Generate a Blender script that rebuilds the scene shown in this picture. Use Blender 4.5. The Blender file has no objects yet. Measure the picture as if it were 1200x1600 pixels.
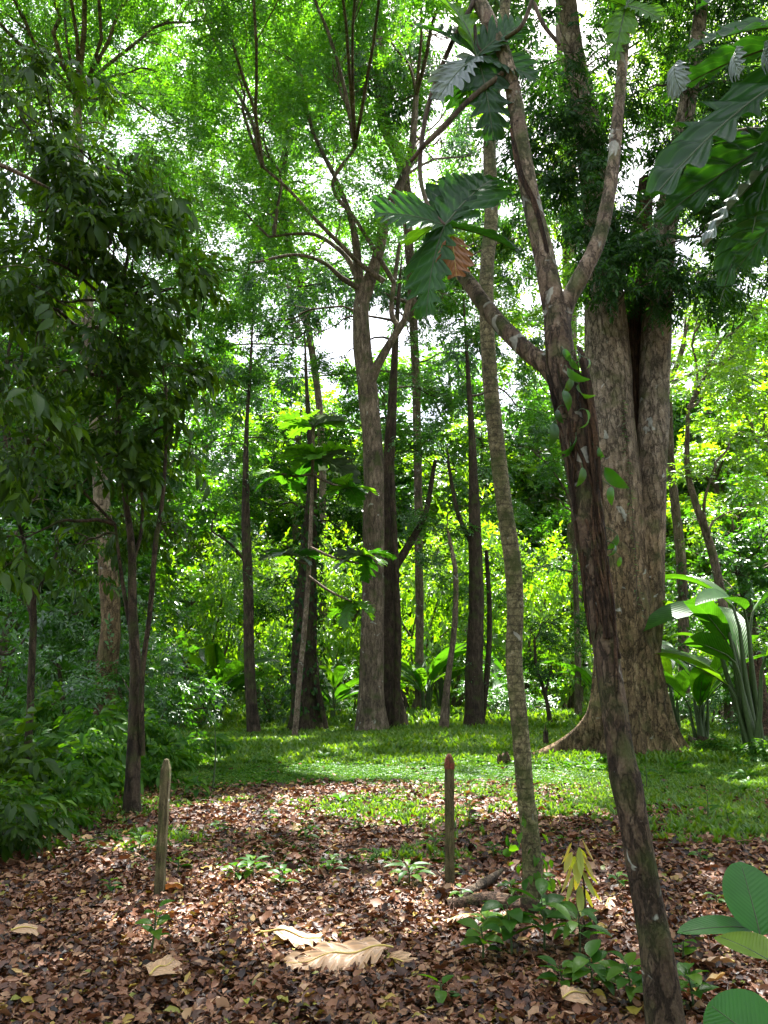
import bpy, math, random
import numpy as np
from mathutils import Vector, Matrix

rng = np.random.default_rng(7)
random.seed(7)
PI = math.pi
R = math.radians
scene = bpy.context.scene
COL = scene.collection

# ------------------------------------------------------------------ camera
EYE = 1.5
PITCH = math.atan(250 / 1200)
cam_d = bpy.data.cameras.new('camera')
cam = bpy.data.objects.new('camera', cam_d)
COL.objects.link(cam)
cam_d.sensor_fit = 'HORIZONTAL'
cam_d.sensor_width = 36
cam_d.lens = 36
cam_d.clip_start = 0.05
cam_d.clip_end = 1500
cam.location = (0, 0, EYE)
cam.rotation_euler = (PI / 2 + PITCH, 0, 0)
scene.camera = cam

# ------------------------------------------------------------------ sky, sun, exposure
SUN_EL, SUN_AZ = R(61), R(14)            # azimuth to the right of +Y (the viewing direction)
S = np.array([math.cos(SUN_EL) * math.sin(SUN_AZ), math.cos(SUN_EL) * math.cos(SUN_AZ), math.sin(SUN_EL)])
w = bpy.data.worlds.new('World')
scene.world = w
w.use_nodes = True
nt = w.node_tree
bg = nt.nodes['Background']
sky = nt.nodes.new('ShaderNodeTexSky')
sky.sky_type = 'NISHITA'
sky.sun_disc = False
sky.sun_elevation = SUN_EL
sky.sun_rotation = SUN_AZ
sky.air_density = 1.0
sky.dust_density = 4.0
tc = nt.nodes.new('ShaderNodeTexCoord')
cn = nt.nodes.new('ShaderNodeTexNoise')
cn.inputs['Scale'].default_value = 2.5
cn.inputs['Detail'].default_value = 6
cr = nt.nodes.new('ShaderNodeValToRGB')
cr.color_ramp.elements[0].position = 0.40
cr.color_ramp.elements[1].position = 0.60
cr.color_ramp.elements[0].color = (0.25, 0.25, 0.25, 1)
cr.color_ramp.elements[1].color = (0.85, 0.85, 0.85, 1)
mx = nt.nodes.new('ShaderNodeMix')
mx.data_type = 'RGBA'
mx.inputs['B'].default_value = (6.3, 6.3, 6.7, 1)
nt.links.new(tc.outputs['Generated'], cn.inputs['Vector'])
nt.links.new(cn.outputs['Fac'], cr.inputs['Fac'])
nt.links.new(cr.outputs['Color'], mx.inputs['Factor'])
nt.links.new(sky.outputs['Color'], mx.inputs['A'])
nt.links.new(mx.outputs['Result'], bg.inputs['Color'])
bg.inputs['Strength'].default_value = 0.08

sun_d = bpy.data.lights.new('sun', 'SUN')
sun_d.energy = 5.0
sun_d.angle = R(0.5)
sun_d.color = (1.0, 0.94, 0.84)
sun = bpy.data.objects.new('sun', sun_d)
COL.objects.link(sun)
sun.rotation_euler = Vector(S).to_track_quat('Z', 'Y').to_euler()
sun.location = (5, 20, 60)

vs = scene.view_settings
vs.view_transform = 'Standard'
vs.look = 'None'
vs.gamma = 1.0
vs.use_curve_mapping = False
vs.exposure = 2.55

scene.render.engine = 'CYCLES'
cy = scene.cycles
cy.max_bounces = 7
cy.diffuse_bounces = 4
cy.transmission_bounces = 5
cy.glossy_bounces = 2
cy.caustics_reflective = False
cy.caustics_refractive = False
cy.sample_clamp_indirect = 8
cy.use_adaptive_sampling = True
cy.adaptive_threshold = 0.02
cy.use_denoising = True
cy.denoiser = 'OPENIMAGEDENOISE'

# ------------------------------------------------------------------ helpers: places
def ray(px, py):
    x = (px - 600) / 1200.0
    u = (800 - py) / 1200.0
    return np.array([x, math.cos(PITCH) - u * math.sin(PITCH), math.sin(PITCH) + u * math.cos(PITCH)])

def gz(x, y):
    """height of the ground"""
    x = np.asarray(x, float); y = np.asarray(y, float)
    r = np.clip((y - 1.0) / 8, 0, 1)
    return (0.035 * np.sin(x * 0.9 + 0.4) * np.sin(y * 0.7 + 1.0) + 0.05 * np.sin(x * 0.31 + 2) * np.sin(y * 0.23)) * r

def P(px, py, D):
    d = ray(px, py)
    return np.array([0, 0, EYE]) + d * (D / d[1])

def G(px, py):
    d = ray(px, py)
    t = -EYE / d[2]
    p = np.array([0, 0, EYE]) + d * t
    for _ in range(3):
        t = (float(gz(p[0], p[1])) - EYE) / d[2]
        p = np.array([0, 0, EYE]) + d * t
    return p

def depth_of(px, py, D):
    return D / ray(px, py)[1]

def sn(x, y, f, seed=0):
    """cheap smooth noise in -1..1"""
    r = np.random.default_rng(1000 + seed)
    v = 0
    for k in range(5):
        a = r.uniform(0, 2 * PI)
        ff = f * r.uniform(0.6, 1.9)
        v = v + np.sin((np.cos(a) * x + np.sin(a) * y) * ff + r.uniform(0, 6.28))
    return v / 2.6

# ------------------------------------------------------------------ openings in the canopy
OPEN = []
def opening(px, py, hw, hh, p=0.95):
    a = G(px, py); b = G(px, py - hh); c = G(px, py + hh)
    OPEN.append((a[0], (b[1] + c[1]) / 2, hw / 1200 * a[1] * 1.02 + .12, max((b[1] - c[1]) / 2, 0.12) + .18, min(1, p + .08)))
opening(640, 1268, 250, 17)
opening(470, 1253, 130, 8)
opening(1010, 1262, 260, 16, 0.9)
opening(860, 1203, 330, 13, 0.9)
opening(430, 1180, 110, 8, 0.95)
opening(640, 1206, 170, 14, 0.9)
opening(950, 1237, 200, 9, .9)
opening(600, 1237, 160, 7, .9)
opening(1120, 1215, 150, 14, 0.85)
opening(395, 1388, 65, 8)
opening(270, 1452, 85, 7, 0.85)
opening(480, 1474, 40, 5, 0.8)
opening(660, 1395, 60, 12, 0.85)
opening(770, 1440, 60, 15, 0.7)
opening(925, 1398, 80, 42, 0.95)
opening(1170, 1460, 60, 40, 0.9)
opening(1080, 1370, 60, 10, 0.85)
opening(330, 1275, 70, 9, 0.8)
opening(1130, 1560, 60, 20, 0.6)
opening(750, 1170, 130, 9, 0.92)
OPEN += [(-2.5, 15.4, 1.8, 2.4, 1), (-3.3, 9.3, .8, .5, .95), (-4.6, 12, .8, .9, .95), (-3.0, 13, 1.0, .6, .95), (-2.6, 6.6, .35, .3, .9), (-6.5, 27, 3.2, 6, 0.85), (5.0, 27, 6.5, 5.5, 0.85), (15, 24, 6, 8, 0.85), (-14, 34, 7, 7, 0.8), (3, 40, 12, 6, 0.7), (-2.2, 20.5, 1.0, 1.2, 0.9)]

def open_prob(pos):
    z = pos[:, 2]
    gx = pos[:, 0] - z * S[0] / S[2]
    gy = pos[:, 1] - z * S[1] / S[2]
    pr = np.zeros(len(pos))
    wob = 0.55 * sn(gx, gy, 3.0, 5) + 0.35 * sn(gx, gy, 8.0, 6)
    for cx, cy_, rx, ry, p in OPEN:
        q = ((gx - cx) / rx) ** 2 + ((gy - cy_) / ry) ** 2
        pr = np.where(q + wob < 1, np.maximum(pr, p), pr)
    fl = sn(gx, gy, 2.4, 9)
    pr = np.where(fl > 1.15, np.maximum(pr, 0.9), pr)
    return np.where(z > 2.6, pr, 0)

# ------------------------------------------------------------------ helpers: meshes
class MB:
    def __init__(self):
        self.v = []; self.f = {3: [], 4: []}; self.r = {3: [], 4: []}; self.m = {3: [], 4: []}; self.n = 0; self.uv = []; self.s = {3: [], 4: []}
    def add(self, v, f, rnd=0.5, mat=0, uv=None, smooth=True):
        v = np.asarray(v, float).reshape(-1, 3)
        f = np.asarray(f, int)
        if not len(f): return
        k = f.shape[1]
        self.v.append(v)
        self.uv.append(np.zeros((len(v), 3)) if uv is None else np.asarray(uv, float))
        self.f[k].append(f + self.n)
        self.r[k].append(np.broadcast_to(np.asarray(rnd, float), (len(f),)))
        self.m[k].append(np.full(len(f), mat))
        self.s[k].append(np.full(len(f), smooth))
        self.n += len(v)
    def mesh(self, name, mats, origin=(0, 0, 0)):
        me = bpy.data.meshes.new(name)
        V = np.concatenate(self.v) - np.asarray(origin, float)
        me.vertices.add(len(V))
        me.vertices.foreach_set('co', V.astype(np.float32).ravel())
        loops = []; starts = []; rr = []; mm = []; ss = []; o = 0
        for k in (3, 4):
            if self.f[k]:
                F = np.concatenate(self.f[k])
                loops.append(F.ravel())
                starts.append(o + np.arange(len(F)) * k)
                o += F.size
                rr.append(np.concatenate(self.r[k])); mm.append(np.concatenate(self.m[k])); ss.append(np.concatenate(self.s[k]))
        L = np.concatenate(loops); st = np.concatenate(starts)
        me.loops.add(len(L))
        me.loops.foreach_set('vertex_index', L.astype(np.int32))
        me.polygons.add(len(st))
        me.polygons.foreach_set('loop_start', st.astype(np.int32))
        for m in mats: me.materials.append(m)
        me.polygons.foreach_set('material_index', np.concatenate(mm).astype(np.int32))
        me.polygons.foreach_set('use_smooth', np.concatenate(ss).astype(bool))
        at = me.attributes.new('rnd', 'FLOAT', 'FACE')
        at.data.foreach_set('value', np.concatenate(rr).astype(np.float32))
        UV = np.concatenate(self.uv)
        if np.any(UV):
            au = me.attributes.new('luv', 'FLOAT_VECTOR', 'POINT')
            au.data.foreach_set('vector', UV.astype(np.float32).ravel())
        me.update(calc_edges=True)
        return me
    def obj(self, name, mats, parent=None):
        if not isinstance(mats, (list, tuple)): mats = [mats]
        org = tuple(parent.location) if parent is not None else (0, 0, 0)
        o = bpy.data.objects.new(name, self.mesh(name, mats, org))
        COL.objects.link(o)
        if parent is not None: o.parent = parent
        return o

def tag(o, label=None, cat=None, group=None, kind=None):
    if label: o['label'] = label
    if cat: o['category'] = cat
    if group: o['group'] = group
    if kind: o['kind'] = kind
    return o

def thing(name, loc, label, cat, group=None):
    o = bpy.data.objects.new(name, None)
    o.empty_display_size = 0.2
    COL.objects.link(o)
    o.location = tuple(float(c) for c in loc)
    return tag(o, label, cat, group)

def norm(a):
    a = np.asarray(a, float)
    return a / (np.linalg.norm(a, axis=-1, keepdims=True) + 1e-9)

def frames(d, up=None, roll=None):
    """rotation matrices whose X is d and whose Z is as near to up as it can be"""
    d = norm(d)
    K = len(d)
    if up is None: up = np.tile([0, 0, 1.0], (K, 1))
    y = norm(np.cross(up, d))
    z = norm(np.cross(d, y))
    if roll is not None:
        c = np.cos(roll)[:, None]; s_ = np.sin(roll)[:, None]
        y, z = y * c + z * s_, z * c - y * s_
    return np.stack([d, y, z], axis=2)

def scatter(mb, tmpl, pos, Rm, sc, rvar=0.5, mat=0):
    tv, tf, tr, tuv = tmpl
    K, M = len(pos), len(tv)
    if K == 0: return
    sc = np.broadcast_to(np.asarray(sc, float), (K,))
    V = np.einsum('kij,mj->kmi', Rm, tv) * sc[:, None, None] + pos[:, None, :]
    F = tf[None] + (np.arange(K) * M)[:, None, None]
    base = rng.uniform(0, 1, K)
    r = (base[:, None] * (1 - rvar) + tr[None] * rvar)
    uv = None if tuv is None else np.tile(tuv, (K, 1))
    mb.add(V.reshape(-1, 3), F.reshape(-1, tf.shape[1]), r.ravel(), mat, uv)

# leaf templates: (verts, faces, per-face rnd, uv)
def diamond(L=1.0, W=0.45, fold=0.12, droop=0.15):
    v = np.array([[0, 0, 0], [L * .42, -W / 2, fold * W], [L, 0, -droop * L], [L * .42, W / 2, fold * W]])
    return v, np.array([[0, 1, 2], [0, 2, 3]])

def leafgrid(L=1.0, W=0.4, n=4, fold=0.15, droop=0.3, prof=None, curl=0.0):
    """leaf with a midrib and n segments; returns verts, quads, uv"""
    prof = prof or (lambda t: math.sin(PI * t ** 0.8) ** 0.8)
    v = []; uv = []
    for i in range(n + 1):
        t = i / n
        hw = W / 2 * prof(t) if 0 < t < 1 else W * 0.02
        x = L * (math.sin(t * droop * 1.5) / (droop * 1.5) if droop else t)
        z = -L * droop * 0.5 * t * t
        for s_ in (-1, 0, 1):
            v.append([x, s_ * hw, z + abs(s_) * hw * fold * 2 + curl * hw * abs(s_) * math.sin(t * 9)])
            uv.append([t, s_ * hw / W * 2, 1])
    f = []
    for i in range(n):
        for j in (0, 1):
            a = i * 3 + j
            f.append([a, a + 3, a + 4, a + 1])
    return np.array(v), np.array(f), np.array(uv)

def spray(n=14, leafL=0.22, leafW=0.10, seed=0, fine=False, ang=55, tilt=22, hang=0.0, n_seg=3):
    r = np.random.default_rng(seed)
    vs_, fs_, rs_, us_ = [], [], [], []
    o = 0
    for i in range(n):
        t = 0.08 + 0.92 * i / (n - 1)
        side = 1 if i % 2 else -1
        a = R(ang + r.uniform(-15, 15)) * side if i < n - 1 else R(r.uniform(-10, 10))
        d = np.array([[math.cos(a), math.sin(a), r.uniform(-0.35, 0.15) - hang]])
        M = frames(d, roll=np.array([R(r.normal(0, tilt))]))[0]
        sz = leafL * r.uniform(0.5, 1.2)
        if fine:
            v, f, u = leafgrid(1, leafW / leafL, n_seg, 0.15, 0.5)
        else:
            v, f = diamond(1, leafW / leafL); u = np.zeros((len(v), 3))
        v = (v * sz) @ M.T + np.array([t, r.uniform(-.03, .03), -0.12 * t * t + r.uniform(-.04, .04)])
        vs_.append(v); fs_.append(f + o); o += len(v); us_.append(u)
        rs_.append(np.full(len(f), r.uniform(0, 1)))
    return np.concatenate(vs_), np.concatenate(fs_), np.concatenate(rs_), np.concatenate(us_)

def one(v, f, uv=None):
    return v, f, np.full(len(f), 0.5), uv

SP_SMALL = [spray(18, 0.17, 0.085, k) for k in range(4)]
SP_MID = [spray(14, 0.25, 0.11, 10 + k, fine=False, tilt=28) for k in range(4)]
SP_LONG = [spray(13, 0.36, 0.11, 20 + k, fine=False, hang=0.35, tilt=30) for k in range(4)]
SP_BIG = [spray(10 - k % 3, 0.34 + .07 * k, 0.11 + .022 * k, 30 + k, fine=True, hang=0.15 + .12 * k, tilt=38) for k in range(5)]
SP_FAR = [spray(12, 0.30, 0.17, 40 + k, tilt=30) for k in range(3)]

# tubes
def catmull(pts, n):
    pts = np.asarray(pts, float)
    if len(pts) < 3:
        t = np.linspace(0, 1, n)[:, None]
        return pts[0] * (1 - t) + pts[-1] * t
    p = np.vstack([2 * pts[0] - pts[1], pts, 2 * pts[-1] - pts[-2]])
    out = []
    segs = len(pts) - 1
    for u in np.linspace(0, segs - 1e-6, n):
        i = int(u); t = u - i
        a, b, c, d = p[i], p[i + 1], p[i + 2], p[i + 3]
        out.append(0.5 * ((2 * b) + (-a + c) * t + (2 * a - 5 * b + 4 * c - d) * t * t + (-a + 3 * b - 3 * c + d) * t ** 3))
    return np.array(out)

def tube(mb, pts, rad, n=12, sides=8, rough=0.0, mat=0, smooth_path=True, seed=None, lobes=0, rnd=0.5, cap=True):
    """rad: list per control point. Path through pts, with lumpy sides."""
    pts = np.asarray(pts, float); rad = np.asarray(rad, float)
    q = catmull(np.hstack([pts, rad[:, None]]), n)
    c, r = q[:, :3], np.maximum(q[:, 3], 0.0015)
    tg = norm(np.gradient(c, axis=0))
    ref = np.array([1.0, 0, 0]) if abs(tg[0][0]) < 0.8 else np.array([0, 1.0, 0])
    us, vs2 = [], []
    u = norm(ref - tg[0] * np.dot(ref, tg[0]))
    for k in range(n):
        u = norm(u - tg[k] * np.dot(u, tg[k]))
        us.append(u); vs2.append(np.cross(tg[k], u))
    us = np.array(us); vs2 = np.array(vs2)
    th = np.linspace(0, 2 * PI, sides, endpoint=False)
    L = np.concatenate([[0], np.cumsum(np.linalg.norm(np.diff(c, axis=0), axis=1))])
    sd = random.random() * 100 if seed is None else seed
    rr = np.tile(r[:, None], (1, sides))
    if rough:
        TH, LL = np.meshgrid(th, L)
        rm = max(r.mean(), .01)
        nz = (np.sin(3 * TH + LL * 1.3 / rm * .2 + sd) * .5 + np.sin(5 * TH - LL * 2.1 / rm * .2 + sd * 2) * .35 + np.sin(LL / rm * .9 + sd + 2 * np.sin(TH)) * .45 + np.sin(9 * TH + np.sin(LL / rm + sd) * 2) * .3)
        rr = rr * (1 + rough * nz)
    if lobes:
        TH, LL = np.meshgrid(th, L)
        rr = rr * (1 + lobes * np.abs(np.sin(2.5 * TH + sd + 0.15 * LL)))
    V = c[:, None, :] + rr[:, :, None] * (np.cos(th)[None, :, None] * us[:, None, :] + np.sin(th)[None, :, None] * vs2[:, None, :])
    i = np.arange(n - 1)[:, None]; j = np.arange(sides)[None, :]
    a = i * sides + j; b = i * sides + (j + 1) % sides
    F = np.stack([a, b, b + sides, a + sides], axis=2).reshape(-1, 4)
    V = V.reshape(-1, 3)
    mb.add(V, F, rnd, mat)
    if cap:
        e = (n - 1) * sides
        vv = np.vstack([V[e:e + sides], c[-1] + tg[-1] * r[-1] * 0.4])
        mb.add(vv, [[k, (k + 1) % sides, sides] for k in range(sides)], rnd, mat)
    return c, r

def pathpx(cps):
    """[(px, py, D, width_px)] -> points and radii"""
    pts = [P(a, b, D) for a, b, D, w_ in cps]
    rad = [w_ / 2 / 1200 * depth_of(a, b, D) for a, b, D, w_ in cps]
    return pts, rad

# ------------------------------------------------------------------ materials
def newmat(name):
    m = bpy.data.materials.new(name)
    m.use_nodes = True
    m.node_tree.nodes.clear()
    return m, m.node_tree

def N(t, k, **kw):
    n = t.nodes.new(k)
    for a, b in kw.items():
        if a in n.inputs: n.inputs[a].default_value = b
        else: setattr(n, a, b)
    return n

def ramp(t, stops):
    r = t.nodes.new('ShaderNodeValToRGB')
    e = r.color_ramp.elements
    while len(e) > 1: e.remove(e[0])
    e[0].position = stops[0][0]; e[0].color = (*stops[0][1], 1)
    for p, c in stops[1:]:
        x = e.new(p); x.color = (*c, 1)
    return r

def leaf_mat(name, cols, trans=0.45, tint=(2.0, 2.0, 0.5), gloss=0.10, rough=0.42, veins=False, stops=None, vk=.45):
    m, t = newmat(name)
    l = t.links
    at = N(t, 'ShaderNodeAttribute', attribute_name='rnd')
    stops = stops or [i / (len(cols) - 1) for i in range(len(cols))]
    rp = ramp(t, list(zip(stops, cols)))
    l.new(at.outputs['Fac'], rp.inputs['Fac'])
    col = rp.outputs['Color']
    nrm = None
    if veins:
        au = N(t, 'ShaderNodeAttribute', attribute_name='luv')
        sx = N(t, 'ShaderNodeSeparateXYZ'); l.new(au.outputs['Vector'], sx.inputs[0])
        ab = N(t, 'ShaderNodeMath', operation='ABSOLUTE'); l.new(sx.outputs['Y'], ab.inputs[0])
        m1 = N(t, 'ShaderNodeMath', operation='MULTIPLY_ADD'); l.new(ab.outputs[0], m1.inputs[0]); m1.inputs[1].default_value = -0.30
        l.new(sx.outputs['X'], m1.inputs[2])
        m2 = N(t, 'ShaderNodeMath', operation='MULTIPLY'); l.new(m1.outputs[0], m2.inputs[0]); m2.inputs[1].default_value = veins
        fr = N(t, 'ShaderNodeMath', operation='SINE'); l.new(m2.outputs[0], fr.inputs[0])
        vr = N(t, 'ShaderNodeMapRange'); vr.inputs['From Min'].default_value = 0.80; vr.inputs['From Max'].default_value = 1.0
        l.new(fr.outputs[0], vr.inputs['Value'])
        mr = N(t, 'ShaderNodeMapRange'); mr.inputs['From Min'].default_value = 0.05; mr.inputs['From Max'].default_value = 0.0
        l.new(ab.outputs[0], mr.inputs['Value'])
        mxx = N(t, 'ShaderNodeMath', operation='MAXIMUM'); l.new(vr.outputs[0], mxx.inputs[0]); l.new(mr.outputs[0], mxx.inputs[1])
        sc = N(t, 'ShaderNodeMath', operation='MULTIPLY'); l.new(mxx.outputs[0], sc.inputs[0]); sc.inputs[1].default_value = vk
        mixc = N(t, 'ShaderNodeMix', data_type='RGBA'); l.new(sc.outputs[0], mixc.inputs['Factor'])
        l.new(col, mixc.inputs['A'])
        light = N(t, 'ShaderNodeVectorMath', operation='MULTIPLY_ADD'); l.new(col, light.inputs[0]); light.inputs[1].default_value = (1.7, 1.5, 1.5); light.inputs[2].default_value = (.02, .03, .01)
        l.new(light.outputs[0], mixc.inputs['B'])
        nz = N(t, 'ShaderNodeTexNoise'); nz.inputs['Scale'].default_value = 9.0; nz.inputs['Detail'].default_value = 4
        tcx = N(t, 'ShaderNodeTexCoord'); l.new(tcx.outputs['Object'], nz.inputs['Vector'])
        hv = N(t, 'ShaderNodeHueSaturation'); l.new(mixc.outputs['Result'], hv.inputs['Color'])
        mv = N(t, 'ShaderNodeMapRange'); mv.inputs['To Min'].default_value = 0.6; mv.inputs['To Max'].default_value = 1.4; l.new(nz.outputs['Fac'], mv.inputs['Value'])
        l.new(mv.outputs[0], hv.inputs['Value'])
        col = hv.outputs['Color']
        bp = N(t, 'ShaderNodeBump'); bp.inputs['Strength'].default_value = 0.5; bp.inputs['Distance'].default_value = 0.003 * (vk / .45) ** 1.6
        l.new(fr.outputs[0], bp.inputs['Height'])
        nrm = bp.outputs[0]
    df = N(t, 'ShaderNodeBsdfDiffuse'); l.new(col, df.inputs['Color'])
    tm = N(t, 'ShaderNodeVectorMath', operation='MULTIPLY'); l.new(col, tm.inputs[0]); tm.inputs[1].default_value = tint
    tr = N(t, 'ShaderNodeBsdfTranslucent'); l.new(tm.outputs[0], tr.inputs['Color'])
    mxs = N(t, 'ShaderNodeMixShader'); mxs.inputs[0].default_value = trans
    l.new(df.outputs[0], mxs.inputs[1]); l.new(tr.outputs[0], mxs.inputs[2])
    gl = N(t, 'ShaderNodeBsdfGlossy'); gl.inputs['Roughness'].default_value = rough; gl.inputs['Color'].default_value = (.9, .95, 1, 1)
    lw = N(t, 'ShaderNodeLayerWeight'); lw.inputs['Blend'].default_value = 0.35
    mm = N(t, 'ShaderNodeMath', operation='MULTIPLY_ADD'); l.new(lw.outputs['Facing'], mm.inputs[0]); mm.inputs[1].default_value = gloss * 1.5; mm.inputs[2].default_value = gloss * 0.35
    mg = N(t, 'ShaderNodeMixShader'); l.new(mm.outputs[0], mg.inputs[0]); l.new(mxs.outputs[0], mg.inputs[1]); l.new(gl.outputs[0], mg.inputs[2])
    if nrm is not None:
        l.new(nrm, df.inputs['Normal']); l.new(nrm, gl.inputs['Normal'])
    out = N(t, 'ShaderNodeOutputMaterial'); l.new(mg.outputs[0], out.inputs['Surface'])
    return m

def bark_mat(name, c1, c2, c3=None, moss=0.3, lichen=0.0, ring=0.0, scale=1.0, bump=0.02, zs=0.25, moss_col=(.05, .07, .015), grad=None):
    m, t = newmat(name); l = t.links
    tcx = N(t, 'ShaderNodeTexCoord')
    mp = N(t, 'ShaderNodeMapping'); mp.inputs['Scale'].default_value = (scale, scale, scale * zs)
    l.new(tcx.outputs['Object'], mp.inputs['Vector'])
    n1 = N(t, 'ShaderNodeTexNoise'); n1.inputs['Scale'].default_value = 22; n1.inputs['Detail'].default_value = 8; n1.inputs['Roughness'].default_value = .65; n1.inputs['Distortion'].default_value = 0.4
    l.new(mp.outputs[0], n1.inputs['Vector'])
    rp = ramp(t, [(0.32, c1), (0.55, c2), (0.72, c3 or tuple(min(1, a * 1.6) for a in c2))])
    l.new(n1.outputs['Fac'], rp.inputs['Fac'])
    col = rp.outputs['Color']
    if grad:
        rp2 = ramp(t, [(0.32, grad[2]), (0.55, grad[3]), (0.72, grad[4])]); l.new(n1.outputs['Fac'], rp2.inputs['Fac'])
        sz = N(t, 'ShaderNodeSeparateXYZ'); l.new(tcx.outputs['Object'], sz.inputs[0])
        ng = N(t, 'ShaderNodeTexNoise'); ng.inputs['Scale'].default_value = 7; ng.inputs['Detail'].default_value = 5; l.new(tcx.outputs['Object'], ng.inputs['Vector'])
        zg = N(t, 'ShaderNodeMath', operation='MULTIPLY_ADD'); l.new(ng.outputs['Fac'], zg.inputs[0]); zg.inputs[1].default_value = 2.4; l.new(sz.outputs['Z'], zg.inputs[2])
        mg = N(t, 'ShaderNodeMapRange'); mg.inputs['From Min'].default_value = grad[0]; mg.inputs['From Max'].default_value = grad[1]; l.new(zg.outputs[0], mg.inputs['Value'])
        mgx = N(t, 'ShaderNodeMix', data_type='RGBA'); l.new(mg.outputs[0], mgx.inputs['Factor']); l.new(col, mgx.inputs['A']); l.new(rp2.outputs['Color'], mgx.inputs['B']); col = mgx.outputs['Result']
    height = n1.outputs['Fac']
    vz = N(t, 'ShaderNodeTexVoronoi', feature='DISTANCE_TO_EDGE'); vz.inputs['Scale'].default_value = 13
    wrp = N(t, 'ShaderNodeVectorMath', operation='MULTIPLY_ADD'); l.new(n1.outputs['Color'], wrp.inputs[0]); wrp.inputs[1].default_value = (.16, .16, .16); l.new(mp.outputs[0], wrp.inputs[2])
    l.new(wrp.outputs[0], vz.inputs['Vector'])
    ck = N(t, 'ShaderNodeMapRange'); ck.inputs['From Max'].default_value = .09; ck.inputs['To Min'].default_value = .35; l.new(vz.outputs['Distance'], ck.inputs['Value'])
    hc = N(t, 'ShaderNodeHueSaturation'); l.new(col, hc.inputs['Color']); l.new(ck.outputs[0], hc.inputs['Value']); col = hc.outputs['Color']
    fn = N(t, 'ShaderNodeTexNoise'); fn.inputs['Scale'].default_value = 70 * scale; fn.inputs['Detail'].default_value = 4; l.new(tcx.outputs['Object'], fn.inputs['Vector'])
    h1 = N(t, 'ShaderNodeMath', operation='MULTIPLY_ADD'); l.new(ck.outputs[0], h1.inputs[0]); h1.inputs[1].default_value = .45; l.new(height, h1.inputs[2])
    h2 = N(t, 'ShaderNodeMath', operation='MULTIPLY_ADD'); l.new(fn.outputs['Fac'], h2.inputs[0]); h2.inputs[1].default_value = .35; l.new(h1.outputs[0], h2.inputs[2])
    height = h2.outputs[0]
    fv = N(t, 'ShaderNodeMapRange'); fv.inputs['From Min'].default_value = .3; fv.inputs['From Max'].default_value = .7; fv.inputs['To Min'].default_value = .7; fv.inputs['To Max'].default_value = 1.3; l.new(fn.outputs['Fac'], fv.inputs['Value'])
    hf = N(t, 'ShaderNodeHueSaturation'); l.new(col, hf.inputs['Color']); l.new(fv.outputs[0], hf.inputs['Value']); col = hf.outputs['Color']
    # broad blotches
    n4 = N(t, 'ShaderNodeTexNoise'); n4.inputs['Scale'].default_value = 2.6 * scale; n4.inputs['Detail'].default_value = 5
    l.new(tcx.outputs['Object'], n4.inputs['Vector'])
    mv = N(t, 'ShaderNodeMapRange'); mv.inputs['From Min'].default_value = .3; mv.inputs['From Max'].default_value = .7; mv.inputs['To Min'].default_value = .6; mv.inputs['To Max'].default_value = 1.45
    l.new(n4.outputs['Fac'], mv.inputs['Value'])
    hv = N(t, 'ShaderNodeHueSaturation'); l.new(col, hv.inputs['Color']); l.new(mv.outputs[0], hv.inputs['Value'])
    col = hv.outputs['Color']
    def over(col, fac, c):
        mi = N(t, 'ShaderNodeMix', data_type='RGBA'); l.new(fac, mi.inputs['Factor']); l.new(col, mi.inputs['A']); mi.inputs['B'].default_value = (*c, 1)
        return mi.outputs['Result']
    if ring:
        wv = N(t, 'ShaderNodeTexWave', wave_type='BANDS', bands_direction='Z', wave_profile='SAW'); wv.inputs['Scale'].default_value = ring; wv.inputs['Distortion'].default_value = 2.2; wv.inputs['Detail'].default_value = 3; wv.inputs['Detail Scale'].default_value = 1.6
        l.new(tcx.outputs['Object'], wv.inputs['Vector'])
        r2 = N(t, 'ShaderNodeMapRange'); r2.inputs['From Min'].default_value = .72; r2.inputs['From Max'].default_value = 0.98; r2.inputs['To Max'].default_value = .55; l.new(wv.outputs['Fac'], r2.inputs['Value'])
        col = over(col, r2.outputs[0], tuple(a * .35 for a in c1))
        ad = N(t, 'ShaderNodeMath', operation='MULTIPLY_ADD'); l.new(wv.outputs['Fac'], ad.inputs[0]); ad.inputs[1].default_value = -0.35; l.new(height, ad.inputs[2])
        height = ad.outputs[0]
    if moss:
        n2 = N(t, 'ShaderNodeTexNoise'); n2.inputs['Scale'].default_value = 5 * scale; n2.inputs['Detail'].default_value = 7
        l.new(tcx.outputs['Object'], n2.inputs['Vector'])
        r3 = N(t, 'ShaderNodeMapRange'); r3.inputs['From Min'].default_value = .62 - moss * .3; r3.inputs['From Max'].default_value = .78 - moss * .3; r3.inputs['To Max'].default_value = .75; l.new(n2.outputs['Fac'], r3.inputs['Value'])
        col = over(col, r3.outputs[0], moss_col)
    if lichen:
        n3 = N(t, 'ShaderNodeTexNoise'); n3.inputs['Scale'].default_value = 6.5 * scale; n3.inputs['Detail'].default_value = 3; n3.inputs['Distortion'].default_value = .8
        l.new(tcx.outputs['Object'], n3.inputs['Vector'])
        r4 = N(t, 'ShaderNodeMapRange'); r4.inputs['From Min'].default_value = .72 - lichen * .12; r4.inputs['From Max'].default_value = .755 - lichen * .12; r4.inputs['To Max'].default_value = .8; l.new(n3.outputs['Fac'], r4.inputs['Value'])
        col = over(col, r4.outputs[0], (.36, .37, .33))
    bs = N(t, 'ShaderNodeBsdfPrincipled'); bs.inputs['Roughness'].default_value = .85; bs.inputs['Specular IOR Level'].default_value = .25
    l.new(col, bs.inputs['Base Color'])
    bp = N(t, 'ShaderNodeBump'); bp.inputs['Strength'].default_value = 1.0; bp.inputs['Distance'].default_value = bump
    l.new(height, bp.inputs['Height']); l.new(bp.outputs[0], bs.inputs['Normal'])
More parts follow.
